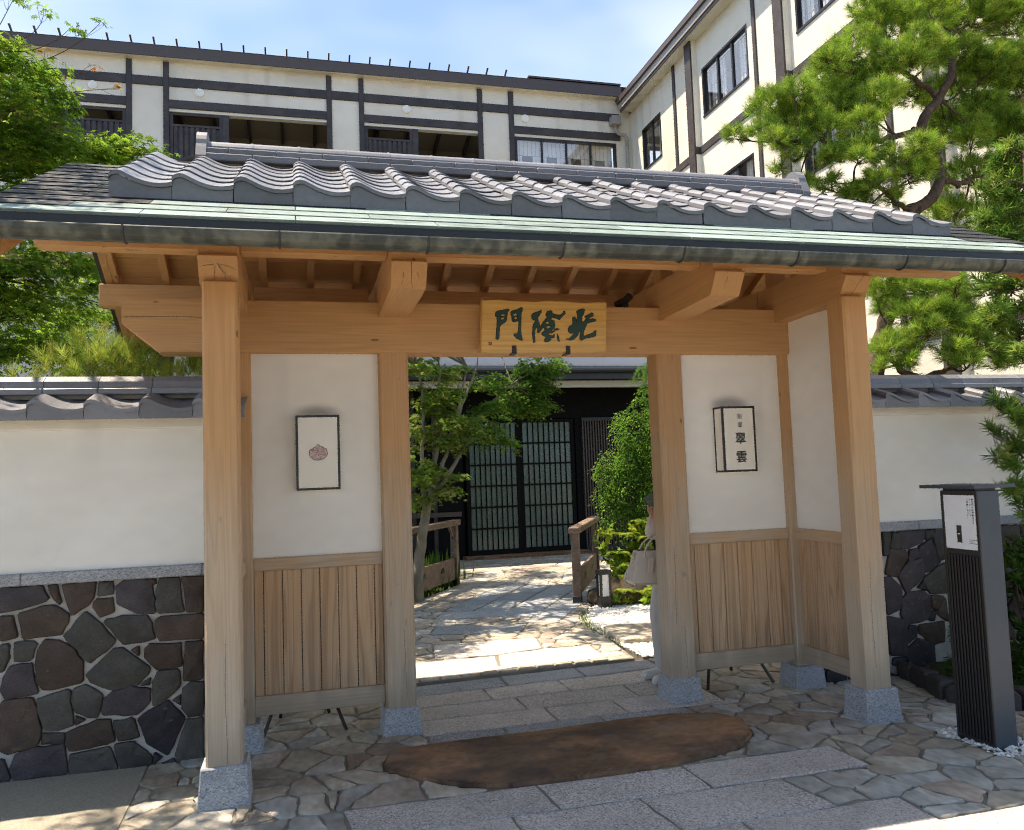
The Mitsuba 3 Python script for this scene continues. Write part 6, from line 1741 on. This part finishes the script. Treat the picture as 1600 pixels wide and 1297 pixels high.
# annex house behind the maple
ah = thing('annex_house', 'pale low house with grey roof glimpsed behind the left maple', 'house')
part(ah, 'wall', bx(-11, -2.9, 7.2, 11, -.05, 4.75), 'm_stucco')
part(ah, 'eave_board', bx(-11.5, -2.5, 6.62, 6.68, 4.60, 4.86), 'm_shoji')
part(ah, 'roof', hull([[x, y, z] for x, y, z in ((-11.5, 6.55, 4.87), (-2.45, 6.55, 4.87), (-11.5, 6.55, 4.95), (-2.45, 6.55, 4.95), (-10, 9.1, 5.9), (-4.6, 9.1, 5.9), (-11.5, 11.6, 4.87), (-2.45, 11.6, 4.87))]), 'm_tile', tone=(.6, .5))
part(ah, 'window', bx(-3.9, -3.1, 7.17, 7.199, 3.6, 4.3), 'm_black')

# ================================================================== HOTEL
ho = thing('hotel_building', 'cream hotel with dark timber framing, long wing across the back and wing on the right', 'building')
YH, XH = 22.0, 10.44
ST = 'm_stucco'
# --- left wing wall, with recessed loggias
XL = -16.0
walls = MB()
walls.box(XL, XH, YH, YH + .25, 13.42, 15.04)
for a, b in ((-6.50, -5.41), (-.35, .72), (4.82, 5.94)):
    walls.box(a, b, YH, YH + .25, 8.0, 13.4195)
walls.box(9.88, XH, YH, YH + .25, 8.0, 13.4195)
walls.box(5.941, 9.8795, YH, YH + .25, 8.0, 11.75)
walls.box(XL, -6.501, YH, YH + .25, 8.0, 11.2)
walls.box(-5.409, -.351, YH, YH + .25, 8.0, 11.2)
walls.box(.721, 4.819, YH, YH + .25, 8.0, 11.2)
walls.box(XL, XH, YH + .05, YH + .25, 0, 7.999)
part(ho, 'left_wing_wall', walls, ST)
part(ho, 'loggia_interior', merge([bx(XL, 5.2, YH + 2.6, YH + 2.7, 11, 14.2), bx(XL, 5.2, YH + .26, YH + 2.6, 11.0, 11.1)] + [bx(x - .1, x + .1, YH + .26, YH + 2.6, 11.1, 14.2) for x in (-5.95, .18, 5.3)]), 'm_room')
part(ho, 'loggia_ceiling', hull([[x, y, z] for x in (XL, 5.2) for y, z in ((YH + .26, 14.15), (YH + 2.6, 13.75), (YH + 2.6, 14.25), (YH + .26, 14.3))]), 'm_room')
for x in np.arange(-9.6, 5.0, 1.1):
    part(ho, 'ceiling_beam', hull([[x + a, y, z] for a in (-.05, .05) for y, z in ((YH + .27, 14.02), (YH + 2.59, 13.60), (YH + 2.59, 13.74), (YH + .27, 14.14))]), 'm_timber', tone=(.2, .5))
tb = lambda: (float(rng.random()), .5)
for a, b in ((-6.59, -6.42), (-5.50, -5.33), (-.435, -.26), (.63, .80), (4.72, 4.90), (5.845, 6.03)):
    part(ho, 'timber_post', bx(a, b, YH - .06, YH + .02, 8.0, 15.0, .008), 'm_timber', tone=tb())
bays = [(XL, -6.591), (-6.419, -5.501), (-5.329, -.436), (-.259, .629), (.801, 4.719), (4.901, 5.844), (6.031, XH - .4)]
for k, (a, b) in enumerate(bays):
    part(ho, 'timber_rail', bx(a, b, YH - .05, YH + .02, 14.20, 14.49, .008), 'm_timber', tone=tb())
    if k % 2 == 0:
        part(ho, 'timber_rail', bx(a, b, YH - .055, YH + .02, 13.49, 13.76, .008), 'm_timber', tone=tb())
        part(ho, 'track_board', bx(a, b, YH - .03, YH + .2, 13.385, 13.415), 'm_shoji')
for (x0, x1, xp) in ((-8.35, -6.60, None), (-5.32, -3.72, -3.53), (.81, 2.43, 2.62)):
    bl = part(ho, 'balustrade', merge([bx(x0, x1, YH + .02, YH + .10, 12.93, 13.0), bx(x0, x0 + .10, YH + .02, YH + .10, 11.2, 13.38), bx(x1 - .1, x1, YH + .02, YH + .10, 11.2, 13.38), bx(x0 + .1, x1 - .1, YH + .02, YH + .1, 13.30, 13.38)]), 'm_timber', tone=(.5, .5))
    x = x0 + .12
    while x < x1 - .16:
        part(bl, 'slat', bx(x, x + .105, YH + .03, YH + .055, 11.2, 12.925), 'm_timber', tone=tb())
        x += .165
    part(bl, 'backing', bx(x0 + .1, x1 - .1, YH + .075, YH + .09, 11.2, 12.92), 'm_timber', tone=(0, .5))
    if xp:
        part(ho, 'timber_post', bx(xp - .19, xp, YH - .01, YH + .12, 11.2, 13.38, .006), 'm_timber', tone=tb())
for x in (-7.545, -4.411, 2.238, 6.445):
    v, f = tube([(x, YH - .07, 14.08 - .11 + .08), (x, YH + .01, 14.05)], .135, 20)
    v = v.copy()
    k = part(ho, 'round_vent', (v, f), 'm_acrylic')


def window(kind, a0, a1, z0, z1, panes, parent=ho):
    """kind 'y': faces -y at y=YH; kind 'x': faces -x at x=XH"""
    def Bw(u0, u1, w0, w1, q0, q1, ch=0):
        if kind == 'y':
            return bx(u0, u1, YH + w0, YH + w1, q0, q1, ch)
        return bx(XH + w0, XH + w1, u0, u1, q0, q1, ch)
    fr = .065
    w = part(parent, 'window', merge([Bw(a0, a1, -.012, .16, z1 - fr, z1), Bw(a0, a1, -.03, .16, z0, z0 + fr), Bw(a0, a0 + fr, -.012, .16, z0 + fr, z1 - fr), Bw(a1 - fr, a1, -.012, .16, z0 + fr, z1 - fr)]), 'm_black')
    edges = np.linspace(a0 + fr, a1 - fr, panes + 1)
    for i, (e0, e1) in enumerate(zip(edges[:-1], edges[1:])):
        if i:
            part(w, 'mullion', Bw(e0 - .035, e0 + .035, .02, .10, z0 + fr, z1 - fr), 'm_black')
        if kind == 'y':
            q = (np.array([[e0 + .03, YH + .06, z0 + fr], [e1 - .03, YH + .06, z0 + fr], [e1 - .03, YH + .06, z1 - fr], [e0 + .03, YH + .06, z1 - fr]]), np.array([[0, 1, 2], [0, 2, 3]]))
        else:
            q = (np.array([[XH + .06, e0 + .03, z0 + fr], [XH + .06, e1 - .03, z0 + fr], [XH + .06, e1 - .03, z1 - fr], [XH + .06, e0 + .03, z1 - fr]]), np.array([[0, 2, 1], [0, 3, 2]]))
        part(w, 'pane', q, 'm_pane')
        # paper screen behind with its dark centre opening and thin lattice
        c0, c1, wz = e0 + (e1 - e0) * .27, e0 + (e1 - e0) * .70, z0 + (z1 - z0) * .66
        if kind == 'x' and i == 1:
            continue
        part(w, 'paper_screen', merge([Bw(e0, e1, .30, .31, wz, z1), Bw(e0, c0, .30, .31, z0, wz), Bw(c1, e1, .30, .31, z0, wz)]), 'm_shoji')
        bars = MB()
        for t in np.linspace(0, 1, 7):
            u = e0 + (e1 - e0) * t
            if c0 < u < c1:
                bars.add(*Bw(u - .0045, u + .0045, .285, .2995, wz, z1))
            else:
                bars.add(*Bw(u - .0045, u + .0045, .285, .2995, z0, z1))
        for t in (.0, .33, .66):
            zz = z0 + (z1 - z0) * t
            bars.add(*Bw(e0, c0, .286, .2995, zz - .0045, zz + .0045))
            bars.add(*Bw(c1, e1, .286, .2995, zz - .0045, zz + .0045))
        part(w, 'screen_lattice', bars, 'm_lattice')
    part(w, 'room_dark', merge([Bw(a0 - .3, a1 + .3, 1.4, 1.5, z0 - .3, z1 + .3), Bw(a0 - .3, a1 + .3, .26, 1.4, z0 - .32, z0 - .3), Bw(a0 - .3, a1 + .3, .26, 1.4, z1 + .3, z1 + .32)]), 'm_room')


window('y', 6.06, 9.86, 11.76, 13.38, 4)
# eaves of the left wing
part(ho, 'soffit', bx(XL, 10.0, YH - .27, YH + .3, 15.0405, 15.07), ST)
part(ho, 'eave_fascia', bx(XL, 10.05, YH - .31, YH - .271, 15.02, 15.37, .006), 'm_brownmetal')
part(ho, 'roof', hull([[x, y, z] for x in (XL, XH) for y, z in ((YH - .31, 15.371), (YH - .31, 15.40), (YH + 5, 16.9), (YH + 5, 15.371))]), 'm_brownmetal')
part(ho, 'roof_cap', bx(6.55, 10.05, YH - .28, YH + .6, 15.47, 15.53), 'm_brownmetal')
for k in range(24):
    x = -9.75 + k * .672
    part(ho, 'snow_guard', hull([[x + a, y, z] for a in (-.025, .025) for y, z in ((YH - .18, 15.41), (YH - .10, 15.43), (YH - .50, 15.54), (YH - .44, 15.58))]), 'm_brownmetal')

# --- right wing (its face looks to -x)
YR0 = 1.0
wr = MB()
tops = [(13.93, 16.49), (19.41, 20.92), (9.18, 11.74), (4.43, 6.99)]
lows = tops
ylist = sorted(tops)
def strips(z0, z1, holes):
    y = YR0
    for a, b in holes:
        wr.box(XH, XH + .25, y, a, z0, z1)
        y = b
    wr.box(XH, XH + .25, y, YH + .24, z0, z1)
wr.box(XH, XH + .25, YR0, YH + .24, 13.471, 14.5)
strips(11.95, 13.47, ylist)
wr.box(XH, XH + .25, YR0, YH + .24, 9.871, 11.949)
strips(8.35, 9.87, ylist[1:])
wr.box(XH, XH + .25, YR0, YH + .24, 6.281, 8.349)
strips(4.76, 6.28, [])
wr.box(XH, XH + .25, YR0, YH + .24, 0.0, 4.759)
part(ho, 'right_wing_wall', wr, ST)
part(ho, 'right_wing_back', bx(XH + 1.8, XH + 1.9, YR0, YH, 0, 14.5), 'm_room')
for a, b in ylist:
    for z0, z1 in ((11.95, 13.47),) + (((8.35, 9.87),) if a > 5 else ()):
        window('x', a, b, z0, z1, 2 if b - a < 2 else 3)
for k in range(4):
    y0 = 16.76 - 4.75 * k
    part(ho, 'pier', bx(XH - .17, XH - .0005, y0, y0 + .44, 0, 14.5), ST)
    part(ho, 'timber_post', bx(XH - .225, XH - .171, y0 + .005, y0 + .38, 0, 14.49, .006), 'm_timber', tone=tb())
    yn = 18.24 - 4.75 * k
    part(ho, 'timber_post', bx(XH - .05, XH + .01, yn, yn + .14, 0, 14.49, .006), 'm_timber', tone=tb())
for z in (10.94, 7.36, 3.8):
    ys = [YR0, 16.76 - 14.25, 16.76 - 9.5, 16.76 - 4.75, 16.76, YH - .5]
    for a, b in zip(ys[:-1], ys[1:]):
        part(ho, 'timber_rail', bx(XH - .045, XH + .01, a + (.441 if a != YR0 else 0), b - .001, z, z + .22, .006), 'm_timber', tone=tb())
    for k in range(4):
        y0 = 16.76 - 4.75 * k
        part(ho, 'timber_rail', bx(XH - .245, XH - .0008, y0 - .02, y0 + .0045, z, z + .22), 'm_timber', tone=tb())
part(ho, 'soffit', bx(XH - .40, XH + .2, YR0 - .3, YH - .28, 14.5005, 14.53), ST)
part(ho, 'eave_board', bx(XH - .43, XH - .401, YR0 - .3, YH - .2, 14.46, 14.60, .004), 'm_brownmetal')
part(ho, 'eave_fascia', bx(XH - .47, XH - .431, YR0 - .3, YH - .15, 14.56, 14.86, .006), 'm_greymetal')
part(ho, 'eave_edge', bx(XH - .54, XH - .471, YR0 - .3, YH - .12, 14.80, 14.95, .006), 'm_brownmetal')
part(ho, 'roof', hull([[x, y, z] for y in (YR0 - .3, YH + 4) for x, z in ((XH - .54, 14.951), (XH - .54, 14.99), (XH + 5, 16.6), (XH + 5, 14.951))]), 'm_brownmetal')
hp = part(ho, 'rain_hopper', bx(9.62, 9.98, YH - .36, YH - .06, 13.98, 14.30, .01), 'm_greymetal')
part(ho, 'downpipe', tube(spline([(9.80, YH - .2, 14.0), (9.82, YH - .2, 13.78), (10.0, YH - .2, 13.66), (10.16, YH - .2, 13.63), (10.22, YH - .2, 13.5), (10.22, YH - .2, 13.2)], 20), .065, 10), 'm_greymetal', smooth=True)
part(ho, 'downpipe', tube([(10.22, YH - .2, 13.2), (10.22, YH - .2, 8.0)], .065, 10), 'm_greymetal', smooth=True)
